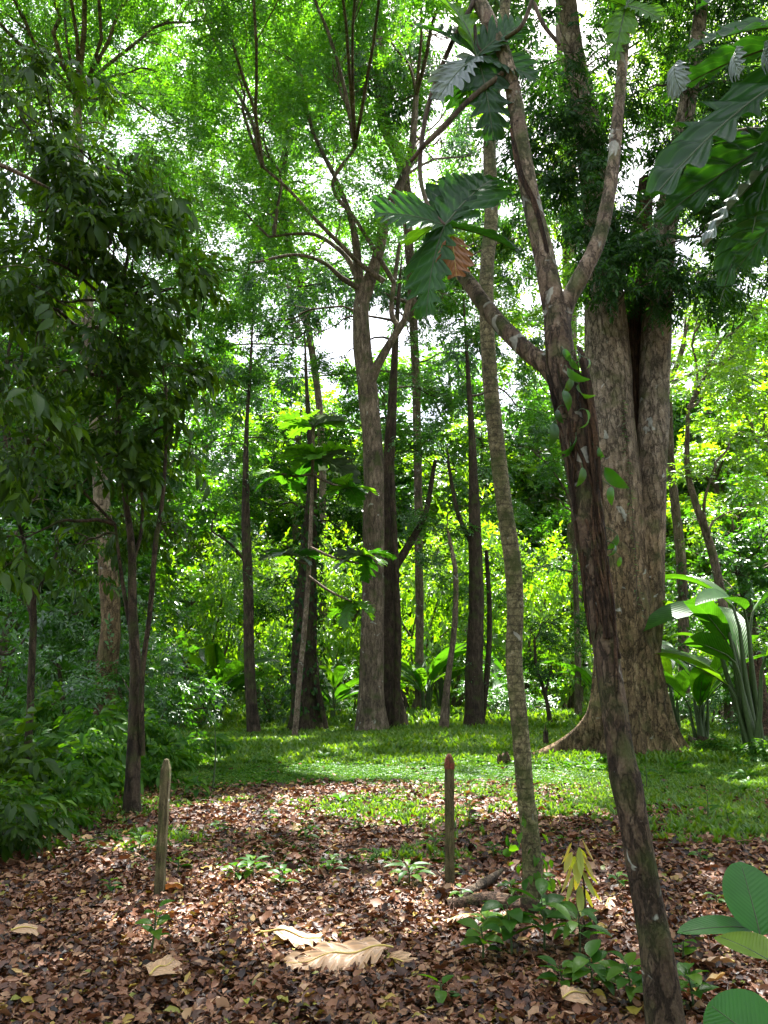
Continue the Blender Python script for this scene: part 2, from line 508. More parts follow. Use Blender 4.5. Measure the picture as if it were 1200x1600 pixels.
    out = N(t, 'ShaderNodeOutputMaterial'); l.new(bs.outputs[0], out.inputs['Surface'])
    return m

M = {}
M['light'] = leaf_mat('light canopy leaf', [(.028, .100, .008), (.052, .160, .012), (.105, .220, .014)], .58)
M['mid'] = leaf_mat('green leaf', [(.015, .065, .006), (.030, .110, .008), (.065, .165, .010)], .54)
M['dark'] = leaf_mat('dark leaf', [(.009, .038, .005), (.016, .060, .006), (.038, .105, .008)], .42, gloss=.035)
M['glow'] = leaf_mat('sunlit yellow green leaf', [(.070, .175, .008), (.110, .230, .010), (.165, .275, .014)], .60)  # greens brightened so far foliage looks sunlit
M['cacao'] = leaf_mat('cacao leaf', [(.014, .038, .003), (.026, .064, .004), (.070, .135, .007)], .42, gloss=.028, rough=.36)
M['herb'] = leaf_mat('herb leaf', [(.018, .072, .006), (.036, .112, .008), (.085, .175, .010)], .45, gloss=.022)
M['grass'] = leaf_mat('grass blade', [(.040, .110, .008), (.075, .160, .010), (.140, .205, .018)], .45, gloss=.05)
M['helico'] = leaf_mat('paddle leaf', [(.020, .075, .007), (.036, .110, .008), (.070, .155, .010)], .52, gloss=.035, rough=.4, veins=130.0)
M['broad'] = leaf_mat('broad near leaf', [(.018, .105, .010), (.026, .125, .012), (.040, .15, .014)], .42, gloss=.04, rough=.4, veins=95.0, vk=.16)
M['sunlit_broad'] = leaf_mat('sunlit coloured leaf', [(.11, .23, .008), (.15, .27, .010)], .6, tint=(1.5, 1.4, .3), gloss=.03, veins=95.0, vk=.2)  # lime green puts sunlight into the colour of one broad leaf
M['bread'] = leaf_mat('lobed breadfruit leaf', [(.010, .044, .007), (.018, .080, .008), (.070, .180, .012)], .48, gloss=.035, rough=.4, veins=44.0)
M['greyleaf'] = leaf_mat('grey green leaf back', [(.055, .085, .06), (.085, .12, .09)], .25, tint=(1.1, 1.1, .8), gloss=.12, veins=44.0)
M['deadleaf'] = leaf_mat('dead orange leaf', [(.26, .12, .05), (.32, .15, .06)], .35, tint=(1.3, 1.0, .6), gloss=.06, veins=44.0)
M['tanleaf'] = leaf_mat('dry tan leaf', [(.38, .22, .11), (.46, .28, .15)], .15, tint=(1.1, .95, .7), gloss=.10, rough=.5, veins=44.0)
M['yellow'] = leaf_mat('yellow leaf', [(.20, .27, .03), (.36, .38, .05), (.34, .25, .07)], .45, tint=(1.3, 1.2, .5), gloss=.05)
M['litter'] = leaf_mat('dry leaf', [(.012, .006, .004), (.050, .018, .008), (.120, .043, .017), (.21, .090, .042), (.34, .20, .115), (.34, .24, .03), (.10, .14, .02)], .12, tint=(1.2, .9, .6), gloss=.05, rough=.5, stops=[0, .22, .5, .75, .93, .97, 1.0])
def plain_mat(name, c):
    m, t = newmat(name); b = N(t, 'ShaderNodeBsdfPrincipled'); b.inputs['Roughness'].default_value = .6
    nz = N(t, 'ShaderNodeTexNoise'); nz.inputs['Scale'].default_value = 40
    rp = ramp(t, [(.3, tuple(a * .7 for a in c)), (.7, tuple(a * 1.2 for a in c))]); t.links.new(nz.outputs['Fac'], rp.inputs['Fac']); t.links.new(rp.outputs['Color'], b.inputs['Base Color'])
    o = N(t, 'ShaderNodeOutputMaterial'); t.links.new(b.outputs[0], o.inputs['Surface']); return m
M['stem'] = plain_mat('green stem', (.035, .065, .014))
M['vein'] = plain_mat('leaf midrib', (.50, .38, .10))
M['twig'] = bark_mat('twig bark', (.045, .032, .024), (.10, .075, .055), moss=.15, bump=.004)
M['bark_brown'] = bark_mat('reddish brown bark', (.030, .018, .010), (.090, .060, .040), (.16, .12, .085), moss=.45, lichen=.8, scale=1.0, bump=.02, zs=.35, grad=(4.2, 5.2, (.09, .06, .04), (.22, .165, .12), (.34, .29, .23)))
M['bark_upper'] = bark_mat('pale upper bark', (.09, .06, .04), (.20, .15, .11), (.31, .26, .21), moss=.25, lichen=.3, scale=1.6, bump=.012, zs=.4)
M['bark_ring'] = bark_mat('ringed bark', (.075, .065, .035), (.17, .15, .08), (.28, .25, .15), moss=.45, lichen=.4, ring=5.5, scale=1.4, bump=.010, zs=.8)
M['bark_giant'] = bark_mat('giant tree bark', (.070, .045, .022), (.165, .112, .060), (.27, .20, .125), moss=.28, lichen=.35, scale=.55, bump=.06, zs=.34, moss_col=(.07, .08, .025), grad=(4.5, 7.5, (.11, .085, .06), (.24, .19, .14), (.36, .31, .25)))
M['bark_fibre'] = bark_mat('fibrous dark bark', (.022, .012, .007), (.09, .050, .028), (.18, .11, .065), moss=.1, scale=1.6, bump=.05, zs=.06)
M['bark_mid'] = bark_mat('grey brown bark', (.075, .055, .038), (.16, .12, .085), (.25, .20, .15), moss=.35, lichen=.4, scale=.7, bump=.03, zs=.25)
M['bark_dark'] = bark_mat('dark bark', (.025, .018, .012), (.060, .042, .028), (.10, .075, .05), moss=.35, scale=.8, bump=.03, zs=.25)
M['bark_far'] = bark_mat('far bark', (.05, .04, .028), (.12, .095, .065), moss=.35, scale=.4, bump=.03, zs=.3)
M['wood'] = bark_mat('weathered post wood', (.055, .048, .024), (.11, .092, .048), (.16, .13, .08), moss=.35, lichen=.3, scale=2.2, bump=.006, zs=.12, moss_col=(.06, .08, .02))
M['redpaint'] = bark_mat('faded red paint', (.09, .028, .018), (.17, .050, .032), (.22, .10, .07), moss=.25, scale=2, bump=.004)
M['rot'] = bark_mat('rotten wood', (.030, .018, .012), (.085, .048, .030), (.17, .11, .075), moss=.3, scale=1.0, bump=.03, zs=1)

# ground
m, t = newmat('forest floor'); l = t.links
tcx = N(t, 'ShaderNodeTexCoord')
n1 = N(t, 'ShaderNodeTexNoise'); n1.inputs['Scale'].default_value = 30; n1.inputs['Detail'].default_value = 8; n1.inputs['Roughness'].default_value = .7
l.new(tcx.outputs['Object'], n1.inputs['Vector'])
vo = N(t, 'ShaderNodeTexVoronoi'); vo.inputs['Scale'].default_value = 16
l.new(tcx.outputs['Object'], vo.inputs['Vector'])
hsvr = ramp(t, [(0, (.03, .018, .011)), (.5, (.075, .042, .026)), (1, (.13, .075, .045))])
l.new(vo.outputs['Color'], hsvr.inputs['Fac'])
gr = ramp(t, [(.35, (.020, .040, .010)), (.65, (.045, .085, .016))])
l.new(n1.outputs['Fac'], gr.inputs['Fac'])
sx = N(t, 'ShaderNodeSeparateXYZ'); l.new(tcx.outputs['Object'], sx.inputs[0])
n2 = N(t, 'ShaderNodeTexNoise'); n2.inputs['Scale'].default_value = .8; n2.inputs['Detail'].default_value = 6
l.new(tcx.outputs['Object'], n2.inputs['Vector'])
ma = N(t, 'ShaderNodeMath', operation='MULTIPLY_ADD'); l.new(n2.outputs['Fac'], ma.inputs[0]); ma.inputs[1].default_value = 7; l.new(sx.outputs['Y'], ma.inputs[2])
mr = N(t, 'ShaderNodeMapRange'); mr.inputs['From Min'].default_value = 13; mr.inputs['From Max'].default_value = 17.5; l.new(ma.outputs[0], mr.inputs['Value'])
mi = N(t, 'ShaderNodeMix', data_type='RGBA'); l.new(mr.outputs[0], mi.inputs['Factor']); l.new(hsvr.outputs['Color'], mi.inputs['A']); l.new(gr.outputs['Color'], mi.inputs['B'])
bs = N(t, 'ShaderNodeBsdfPrincipled'); bs.inputs['Roughness'].default_value = .95; l.new(mi.outputs['Result'], bs.inputs['Base Color'])
bp = N(t, 'ShaderNodeBump'); bp.inputs['Distance'].default_value = .03; l.new(n1.outputs['Fac'], bp.inputs['Height']); l.new(bp.outputs[0], bs.inputs['Normal'])
out = N(t, 'ShaderNodeOutputMaterial'); l.new(bs.outputs[0], out.inputs['Surface'])
M['ground'] = m

# ------------------------------------------------------------------ ground
def axis(lo, hi, near, step):
    a = list(np.arange(-near, near + 1e-6, step))
    s_ = step
    x = near
    while x < hi:
        s_ *= 1.25; x += s_; a.append(x)
    s_ = step; x = -near
    while x > lo:
        s_ *= 1.25; x -= s_; a.insert(0, x)
    return np.array(a)
gx = axis(-700, 700, 14, .28); gy = axis(-120, 900, 16, .28) + 12
X, Y = np.meshgrid(gx, gy)
V = np.stack([X, Y, gz(X, Y)], axis=2).reshape(-1, 3)
nx, ny = len(gx), len(gy)
i, j = np.meshgrid(np.arange(ny - 1), np.arange(nx - 1), indexing='ij')
a = (i * nx + j).ravel()
mb = MB(); mb.add(V, np.stack([a, a + 1, a + nx + 1, a + nx], axis=1))
tag(mb.obj('ground', M['ground']), 'forest floor of brown soil turning to green lawn', 'ground', kind='structure')

# leaf litter: single dry leaves, curled
def litter_tmpl(seed):
    r = np.random.default_rng(seed)
    W = r.uniform(.38, .62)
    v, f, u = leafgrid(1, W, 4, r.uniform(-.2, .45), r.uniform(-.9, .9), curl=r.uniform(-.35, .35))
    v[:, 1] += .10 * r.uniform(-1, 1) * np.sin(v[:, 0] * 3)
    v[:, 2] += r.uniform(-.15, .15) * v[:, 0] * np.sign(v[:, 1]) * abs(v[:, 1]) * 4
    v[:, 0] -= .5
    return one(v, f, u)
def region(n, y0, y1, wid=.62, power=1.0):
    """points spread over the ground in front of the camera, y0..y1"""
    y = np.sqrt(rng.uniform(y0 ** 2, y1 ** 2, n))
    x = rng.uniform(-1, 1, n) * (wid * y + .6)
    return x, y
def cover(x, y):
    """how green the ground is here, 0..1"""
    edge = 7.5 + .7 * sn(x, y, .45, 2) + .7 * sn(x, y, 1.6, 3) - .10 * np.abs(x - 2) 
    g = np.clip((y - edge) / 2.3 + .55 * sn(x, y, 2.4, 4), 0, 1)
    # clear brown strip through the lawn
    strip = np.exp(-((y - 10.3) / .55) ** 2) * np.exp(-((x + 1.2) / 2.2) ** 2)
    return np.clip(g - strip, 0, 1) * np.clip(.95 + .4 * sn(x, y, 1.9, 14) + .25 * sn(x, y, 5.0, 15) + .5 * np.clip((y - 10) / 2, 0, 1), .15, 1)
mb = MB()
for k in range(12):
    for n, y0, y1, s0, s1 in ((7500, 2.0, 6.0, .028, .072), (4600, 6.0, 10.5, .038, .088), (2600, 10.5, 14, .05, .10), (700, 14, 20, .07, .12)):
        x, y = region(n, y0, y1, .70)
        keep = rng.uniform(0, 1, n) > np.clip(cover(x, y) * (.75 + .25 * np.clip((y - 9.5) / 2, 0, 1)) + .35 * np.clip((y - 10.5) / 2, 0, 1), 0, .97)
        x, y = x[keep], y[keep]; n_ = len(x)
        a_ = rng.uniform(0, 2 * PI, n_)
        d = np.stack([np.cos(a_), np.sin(a_), rng.normal(0, .22, n_)], 1)
        pos = np.stack([x, y, gz(x, y) + rng.uniform(.004, .040, n_)], 1)
        scatter(mb, litter_tmpl(k), pos, frames(d, roll=rng.normal(0, .45, n_)), rng.uniform(s0, s1, n_) * (1 + .35 * (rng.uniform(0, 1, n_) > .9)), rvar=0.0)
for k in range(6):   # big half-curled leaves and bits of twig among the rest
    x, y = region(45, 2.2, 9.5, .70); n_ = len(x); a_ = rng.uniform(0, 2 * PI, n_)
    d = np.stack([np.cos(a_), np.sin(a_), rng.normal(0, .15, n_)], 1)
    scatter(mb, litter_tmpl(40 + k), np.stack([x, y, gz(x, y) + rng.uniform(.03, .06, n_)], 1), frames(d, roll=rng.normal(0, .4, n_)), rng.uniform(.09, .14, n_), rvar=0.0)
x, y = region(900, 2.2, 9.5, .70)
for k in range(len(x)):
    a_ = random.uniform(0, 6.28); L_ = random.uniform(.06, .32); z0 = float(gz(x[k], y[k])) + random.uniform(.02, .05)
    p0 = np.array([x[k], y[k], z0]); p1 = p0 + [math.cos(a_) * L_, math.sin(a_) * L_, random.uniform(-.01, .03)]
    r_ = random.uniform(.0015, .005)
    tube(mb, [p0, (p0 + p1) / 2 + rng.normal(0, L_ * .05, 3) * [1, 1, .2], p1], [r_, r_ * .8, r_ * .5], 5, 4, rnd=random.uniform(.1, .75))
tag(mb.obj('leaf_litter', M['litter']), 'brown dry leaves lying thick over the forest floor', 'leaf litter', kind='stuff')

# grass and low herbs
def tuft(seed, n=8, h=1.0, w=.09, lean=.6):
    r = np.random.default_rng(seed); vs_, fs_, rs_ = [], [], []
    for i in range(n):
        a = r.uniform(0, 2 * PI); ln = r.uniform(.15, lean); hh = h * r.uniform(.5, 1)
        dx, dy = math.cos(a), math.sin(a); b = np.array([r.uniform(-.25, .25), r.uniform(-.25, .25), 0]); s_ = np.array([-dy, dx, 0]) * w
        v = [b - s_ * .6, b + s_ * .6, b + [dx * ln * .35, dy * ln * .35, hh * .6] + s_, b + [dx * ln * .35, dy * ln * .35, hh * .6] - s_, b + [dx * ln, dy * ln, hh * .85] + s_ * .1, b + [dx * ln, dy * ln, hh * .85] - s_ * .1]
        vs_ += [np.array(q) for q in v]; o = i * 6
        fs_ += [[o, o + 1, o + 2, o + 3], [o + 3, o + 2, o + 4, o + 5]]; rs_ += [r.uniform(0, 1)] * 2
    return np.array(vs_), np.array(fs_), np.array(rs_), None
def rosette(seed, n=7, L=.6, W=.24, up=.5, tiers=1):
    r = np.random.default_rng(seed); vs_, fs_, rs_, us_ = [], [], [], []; o = 0
    for i in range(n):
        a = i * 2.4 + r.uniform(-.3, .3); z0 = .5 * i / n * (tiers > 1) + .12
        v, f, u = leafgrid(L * r.uniform(.7, 1.1), W * r.uniform(.8, 1.1), 3, .12, .7)
        Mx = frames(np.array([[math.cos(a), math.sin(a), up * r.uniform(.4, 1.3)]]), roll=np.array([r.normal(0, .3)]))[0]
        vs_.append(v @ Mx.T + [0.05 * math.cos(a), .05 * math.sin(a), z0]); fs_.append(f + o); o += len(v); us_.append(u); rs_.append(np.full(len(f), r.uniform(0, 1)))
    return np.concatenate(vs_), np.concatenate(fs_), np.concatenate(rs_), np.concatenate(us_)
def upright(n):
    return frames(np.stack([np.cos(t_ := rng.uniform(0, 2 * PI, n)), np.sin(t_), rng.normal(0, .10, n)], 1))
mb = MB(); mh = MB()
for k in range(6):
    for n, y0, y1, s0, s1 in ((11000, 6.5, 14.5, .05, .12), (7500, 13, 22, .08, .24), (5000, 20, 40, .16, .38), (1500, 38, 80, .3, .6)):
        x, y = region(n, y0, y1, .75)
        c = cover(x, y)
        keep = rng.uniform(0, 1, n) < c * .95
        x, y = x[keep], y[keep]; n_ = len(x)
        hs = 1 + .5 * sn(x, y, .5, 12) 
        scatter(mb, tuft(k), np.stack([x, y, gz(x, y) - .005], 1), upright(n_), rng.uniform(s0, s1, n_) * np.clip(hs, .5, 1.6), .6)
    for n, y0, y1, s0, s1, q in ((11000, 6.5, 15, .05, .13, 1.0), (5500, 13, 26, .09, .24, 1.0), (700, 2.4, 9.5, .03, .09, 0), (2600, 4.8, 9.5, .04, .11, 0)):
        x, y = region(n, y0, y1, .72)
        c = cover(x, y) * q + (1 - q) * np.clip(sn(x, y, 1.5, 8) * 1.2 - .1, 0, 1)
        keep = rng.uniform(0, 1, n) < c
        x, y = x[keep], y[keep]; n_ = len(x)
        scatter(mh, rosette(60 + k, up=.3 + .15 * k), np.stack([x, y, gz(x, y)], 1), upright(n_), rng.uniform(s0, s1, n_), .5)
tag(mb.obj('lawn_grass', M['grass']), 'short bright grass growing over the clearing', 'grass', kind='stuff')
for k in range(4):
    x, y = region(700, 9, 26, .75); keep = rng.uniform(0, 1, 700) < cover(x, y) * np.clip(sn(x, y, .8, 21) + .2, 0, 1); x, y = x[keep], y[keep]
    scatter(mh, rosette(80 + k, 9, .55, .16, up=1.1), np.stack([x, y, gz(x, y)], 1), upright(len(x)), rng.uniform(.18, .42, len(x)), .5)
tag(mh.obj('ground_cover', M['herb']), 'small broad leaved weeds growing among grass and litter', 'ground cover', kind='stuff')

# ------------------------------------------------------------------ trees
def fill_blob(mb_leaf, c, r, n, sprays, size, droop=.15, carve=True, hollow=.35, gap=0.25):
    """n sprays of leaves in an ellipsoid, pointing outwards and a little down, clumped"""
    c = np.asarray(c, float); r = np.asarray(r, float)
    nclump = max(4, int(n / 24))
    cd = norm(rng.normal(0, 1, (nclump, 3))); cr = rng.uniform(hollow, 1, nclump) ** .6
    cc = cd * cr[:, None]
    idx = rng.integers(0, nclump, n)
    q = cc[idx] + rng.normal(0, .145, (n, 3))
    pos = c + q * r
    d = norm(q * np.array([1, 1, .35]) + rng.normal(0, .55, (n, 3)) * np.array([1, 1, .5]) - [0, 0, droop])
    if carve:
        keep = rng.uniform(0, 1, n) > np.maximum(np.maximum(open_prob(pos), open_prob(pos + d * size * .55)), open_prob(pos + d * size * 1.1))
        pos, d = pos[keep], d[keep]
    keep = pos[:, 2] > gz(pos[:, 0], pos[:, 1]) + .15
    pos, d = pos[keep], d[keep]
    n2 = len(pos)
    kk = rng.integers(0, len(sprays), n2)
    for k, sp in enumerate(sprays):
        s_ = kk == k
        m_ = int(s_.sum())
        if m_:
            scatter(mb_leaf, sp, pos[s_], frames(d[s_], roll=rng.normal(0, .35, m_)), size * rng.uniform(.7, 1.25, m_), .55)
    return c + cc * r

def arch(a, b, lift=.15, n=6, jit=.05):
    a = np.asarray(a, float); b = np.asarray(b, float)
    L = np.linalg.norm(b - a); t = np.linspace(0, 1, n)[:, None]
    p = a * (1 - t) + b * t
    p[:, 2] += np.sin(t[:, 0] * PI) * L * lift
    p[1:-1] += rng.normal(0, L * jit, (n - 2, 3))
    return p

DM = 5.5
def crown(mb_leaf, mb_wood, blobs, anchors, sprays, size, dens, r0=.10, droop=.15, twigs=7, carve=True, lift=.12, hollow=.35):
    """blobs: (px, py, D, r_horizontal, r_vertical); anchors: points the limbs start from"""
    anchors = np.asarray(anchors, float)
    for bl in blobs:
        px, py, D, rh, rv = bl[:5]
        c = P(px, py, D)
        n = int(dens * (rh * rh * rv) ** .72 * 10 * DM)
        cl = fill_blob(mb_leaf, c, (rh, rh, rv), n, sprays, size, droop, carve and len(bl) == 5, hollow)
        if mb_wood is None: continue
        low = anchors[anchors[:, 2] < c[2] + .3]
        if not len(low): low = anchors[:1]
        a = low[np.argmin(np.linalg.norm((low - c) * [1, 1, .7], axis=1))]
        L = np.linalg.norm(c - a)
        rr = min(r0, .010 * L + .015) if L < 6 else min(r0, .05)
        path = arch(a, c, lift if L < 6 else .05, 6, .035 if L < 5 else .018)
        tube(mb_wood, path, np.linspace(rr, rr * .35, 6), 10, 6, rough=.06)
        pts = catmull(path, 12)
        for k in range(min(twigs, len(cl))):
            s0 = pts[rng.integers(5, 12)]
            tube(mb_wood, arch(s0, cl[k], .08, 5, .05), np.linspace(rr * .32, .004 + rr * .06, 5), 6, 4)

def tree(name, label, cat, trunks, bark, blobs=(), sprays=SP_MID, size=.75, leaf='mid', dens=1.0, group=None, flare=.35, r0=.10, twigs=7, droop=.15, rough=.06, sides=12, carve=True, lift=.12, limbs=(), limb_bark=None, hollow=.35, leafname='crown', extra_anchor=()):
    """trunks: list of control-point lists in (px, py, D, width)"""
    b = trunks[0][0]
    base = P(b[0], b[1], b[2]); base[2] = float(gz(base[0], base[1]))
    root = thing(name, base, label, cat, group)
    tb = MB(); anchors = []
    for k, cps in enumerate(trunks):
        pts, rad = pathpx(cps)
        if k == 0:
            pts[0][2] = base[2] - .12
            if flare:
                rad.insert(1, rad[0] * 1.02); p1 = pts[0] * .86 + pts[1] * .14 
                h = pts[1][2] - pts[0][2]
                f_ = min(.5 / max(h, .1) , .5)
                pts.insert(1, pts[0] * (1 - f_) + pts[1] * f_)
                rad[0] = rad[0] * (1 + flare)
        Lh = sum(np.linalg.norm(np.array(pts[i + 1]) - np.array(pts[i])) for i in range(len(pts) - 1))
        c, r = tube(tb, pts, rad, int(min(90, max(12, Lh * 7))), sides if k == 0 else max(6, sides - 2), rough=rough)
        anchors += list(c[len(c) // 4:])
    if limbs:
        for cps in limbs:
            lb = MB(); pts, rad = pathpx(cps)
            c, r = tube(lb, pts, rad, max(14, len(pts) * 5), 10, rough=rough)
            anchors += list(c[len(c) // 3:])
            lb.obj('limb', limb_bark or bark, root)
    if len(blobs):
        lf = MB(); wd = MB()
        crown(lf, tb, blobs, list(anchors) + list(extra_anchor), sprays, size, dens, r0, droop, twigs, carve, lift, hollow)
        cr_ = lf.obj(leafname, M[leaf], root)
    tb.obj('trunk', bark, root)
    return root, anchors

def vine_leaves(parent, path, rad, n, size, leaf='mid', name='climbing_leaves', tmpl=None, seed=0):
    """leaves clinging round a trunk path"""
    q = catmull(np.hstack([np.asarray(path), np.asarray(rad)[:, None]]), 60)
    idx = rng.integers(0, 60, n)
    th = rng.uniform(0, 2 * PI, n)
    out_ = np.stack([np.cos(th), np.sin(th), np.zeros(n)], 1)
    pos = q[idx, :3] + out_ * (q[idx, 3] * rng.uniform(.9, 1.5, n))[:, None] + rng.normal(0, .04, (n, 3)) * [1, 1, 3]
    d = norm(out_ * .6 + rng.normal(0, .4, (n, 3)) + [0, 0, -.6])
    mb_ = MB()
    v, f, u = leafgrid(1, .5, 3, .15, .6)
    scatter(mb_, tmpl or one(v, f, u), pos, frames(d, up=out_ + [0, 0, .3], roll=rng.normal(0, .4, n)), size * rng.uniform(.5, 1.3, n), 0)
    return mb_.obj(name, M[leaf], parent)

# --- the giant forked tree
gb = P(992, 1172, 14.4); gb[2] = float(gz(gb[0], gb[1]))
giant = thing('giant_tree', gb, 'huge old forked tree with spreading buttress roots at right', 'tree')
mbg = MB()
nz_, ns = 90, 160
zz = np.linspace(-.2, 3.9, nz_); th = np.linspace(0, 2 * PI, ns, endpoint=False)
TH, ZZ = np.meshgrid(th, zz)
rad = .60 - .015 * ZZ + .07 * np.exp(-np.clip(ZZ, 0, 9) * 2.2)
butt = [(PI * 1.04, 1.45, .55), (PI * 1.22, .60, .55), (PI * 1.48, .30, .7), (PI * 1.72, .35, .7), (PI * 1.92, .42, .6), (PI * .25, .7, .8), (PI * .6, .6, .8), (PI * .82, .55, .8)]
for a0, amt, hh in butt:
    dth = np.angle(np.exp(1j * (TH - a0)))
    rad = rad + amt * np.exp(-np.clip(ZZ, 0, 9) / hh * 1.25) * np.exp(-(dth / (.085 + .085 * np.clip(ZZ, 0, 3) + .03 * np.sin(ZZ * 4 + a0 * 9))) ** 2)
rad *= 1 + .05 * np.abs(np.sin(TH * 4.5 + ZZ * .35 + .5 * np.sin(ZZ * 1.7))) + .026 * np.sin(TH * 13 - ZZ * 1.1 + np.sin(ZZ * 3)) + .012 * np.sin(TH * 29 + ZZ * 2) + .02 * np.sin(ZZ * 3 + TH * 3)
rad = np.where(ZZ > 1.5, rad * (1 - .5 * np.clip((ZZ - 1.5) / 2.4, 0, 1) ** 1.3), rad)
cxp = np.interp(ZZ, [0, 1, 2, 3, 4], [0, -.02, -.02, -.03, -.05])
V = np.stack([gb[0] + cxp + rad * np.cos(TH), gb[1] + rad * .85 * np.sin(TH), gb[2] + ZZ], axis=2).reshape(-1, 3)
i, j = np.meshgrid(np.arange(nz_ - 1), np.arange(ns), indexing='ij')
a = (i * ns + j).ravel(); b = (i * ns + (j + 1) % ns).ravel()
mbg.add(V, np.stack([a, b, b + ns, a + ns], 1))
ganch = []
pts, rad_ = pathpx([(985, 1075, 14.4, 50), (978, 1010, 14.4, 88), (970, 900, 14.4, 90), (960, 760, 14.3, 80), (951, 600, 14.3, 70), (945, 480, 14.3, 62), (938, 350, 14.3, 50), (915, 180, 14.2, 38), (890, 40, 14.0, 28), (880, -150, 14, 22)])
c, r = tube(mbg, pts, rad_, 110, 40, rough=.05); ganch += list(c[30:])
pts, rad_ = pathpx([(1000, 1075, 14.4, 30), (1008, 1010, 14.42, 48), (1012, 900, 14.4, 52), (1017, 760, 14.3, 47), (1022, 600, 14.3, 46), (1028, 480, 14.3, 44), (1036, 380, 14.3, 38), (1060, 240, 14.2, 30), (1090, 60, 14.1, 22), (1110, -150, 14, 16)])
c, r = tube(mbg, pts, rad_, 110, 32, rough=.05); ganch += list(c[30:])
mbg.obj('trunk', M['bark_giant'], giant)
mbf = MB()
pts, rad_ = pathpx([(996, 960, 14.8, 46), (992, 800, 14.75, 44), (990, 640, 14.7, 42), (992, 500, 14.7, 38), (1000, 400, 14.7, 32), (1010, 280, 14.7, 22)])
tube(mbf, pts, rad_, 50, 22, rough=.16)  # dark stem put in for the shaded hollow; thin vines hang over it
for k in range(7):
    x0 = 983 + k * 4.2 + random.uniform(-1, 1)
    pts, rad_ = pathpx([(x0 + 4, 470, 14.5, 3.2), (x0, 560, 14.42, 2.8), (x0 + random.uniform(-3, 3), 660, 14.4, 2.6), (x0 + random.uniform(-2, 5), 780, 14.38, 2.4), (x0 + 6, 880, 14.4, 2.0)])
    tube(mbf, pts, rad_, 24, 5)
mbf.obj('hollow_and_vines', M['bark_fibre'], giant)
lf, wd = MB(), MB()
gblobs = [(930, 100, 14, 1.6, 1.1), (880, 190, 14, 1.5, 1.2), (870, 290, 13.6, 1.3, 1.1), (930, 260, 15.5, 1.0, .9), (840, 130, 15, 1.3, 1), (985, 170, 15.5, .9, .7),
          (985, 415, 13.2, 1.0, .65, 0), (1045, 410, 13.3, 1.2, .7, 0), (1100, 430, 13.6, 1.0, .6, 0), (1095, 330, 14.5, 1.2, .8, 0), (930, 410, 13.4, .7, .6, 0), (960, 330, 13.6, .7, .5, 0), (920, 300, 13.6, .9, .7, 0), (900, 180, 13.4, 1.1, .8, 0), (1080, 200, 13.4, 1.0, .6, 0), (1130, 230, 14.5, 1.6, 1.1), (1170, 380, 14, 1.2, .9),
          (1080, 130, 14.5, 1.3, .9), (1000, 20, 15, 1.6, .9), (900, -80, 13, 2.2, 1.2), (1050, -120, 13, 2.4, 1.2), (790, 20, 14.5, 1.3, 1.0), (880, 460, 14.6, .7, .5), (1000, 330, 14.9, .55, .4), (1060, 290, 15.2, .5, .5)]
gblobs += [(905, 330, 13.2, .8, .7, 0), (885, 240, 13.1, .9, .7, 0), (895, 130, 13.0, .9, .7, 0), (1065, 250, 13.2, .8, .7, 0), (1090, 130, 13.0, .9, .7, 0), (930, 430, 13.1, .6, .5, 0), (1000, 365, 13.2, .9, .6, 0), (1050, 350, 13.2, 1.0, .6, 0), (940, 370, 13.3, .7, .5, 0), (1010, 445, 13.0, .6, .4, 0), (1060, 455, 13.0, .7, .35, 0), (1100, 370, 13.4, .9, .6, 0), (880, 80, 13.2, 1.0, .7, 0), (760, -260, 12, 2.3, 1.1), (980, -280, 11.5, 2.3, 1.1), (1200, -220, 12, 2.4, 1.1), (1320, -60, 13, 2.4, 1.2), (880, -180, 13.5, 2.4, 1.1), (1120, -180, 14, 2.4, 1.1), (1420, -240, 12, 2.4, 1.1), (900, -420, 11, 2.2, 1.0), (1150, -420, 11, 2.2, 1.0), (1270, 330, 14, 1.8, 1.3), (1290, 160, 14, 2, 1.4)]  # blobs outside the frame are unseen, added to shade the foreground
crown(lf, wd, gblobs, ganch, SP_LONG, .42, 2.6, r0=.09, droop=.5, twigs=7)
lf.obj('crown', M['dark'], giant); wd.obj('branches', M['twig'], giant)
# small leaves of a climber up the left stem
v, f, u = leafgrid(1, .55, 3, .15, .5)
mbv = MB(); pos = []
for k in range(60):
    t_ = k / 60
    p = P(962 + 22 * t_ + random.uniform(-3, 3), 640 + 330 * t_, 14.3); p[1] = 14.3 - .46 - .12 * t_; pos.append(p)
pos = np.array(pos); dd = norm(np.stack([rng.choice([-1, 1], 60), np.full(60, -.5), rng.normal(-.1, .3, 60)], 1))
scatter(mbv, one(v, f, u), pos, frames(dd), rng.uniform(.05, .12, 60), 0)
pts_ = [p + [0, .02, 0] for p in pos[::8]]; tube(mbv, pts_, [.008] * len(pts_), 30, 4, mat=1)
mbv.obj('climber', [M['mid'], M['twig']], giant)

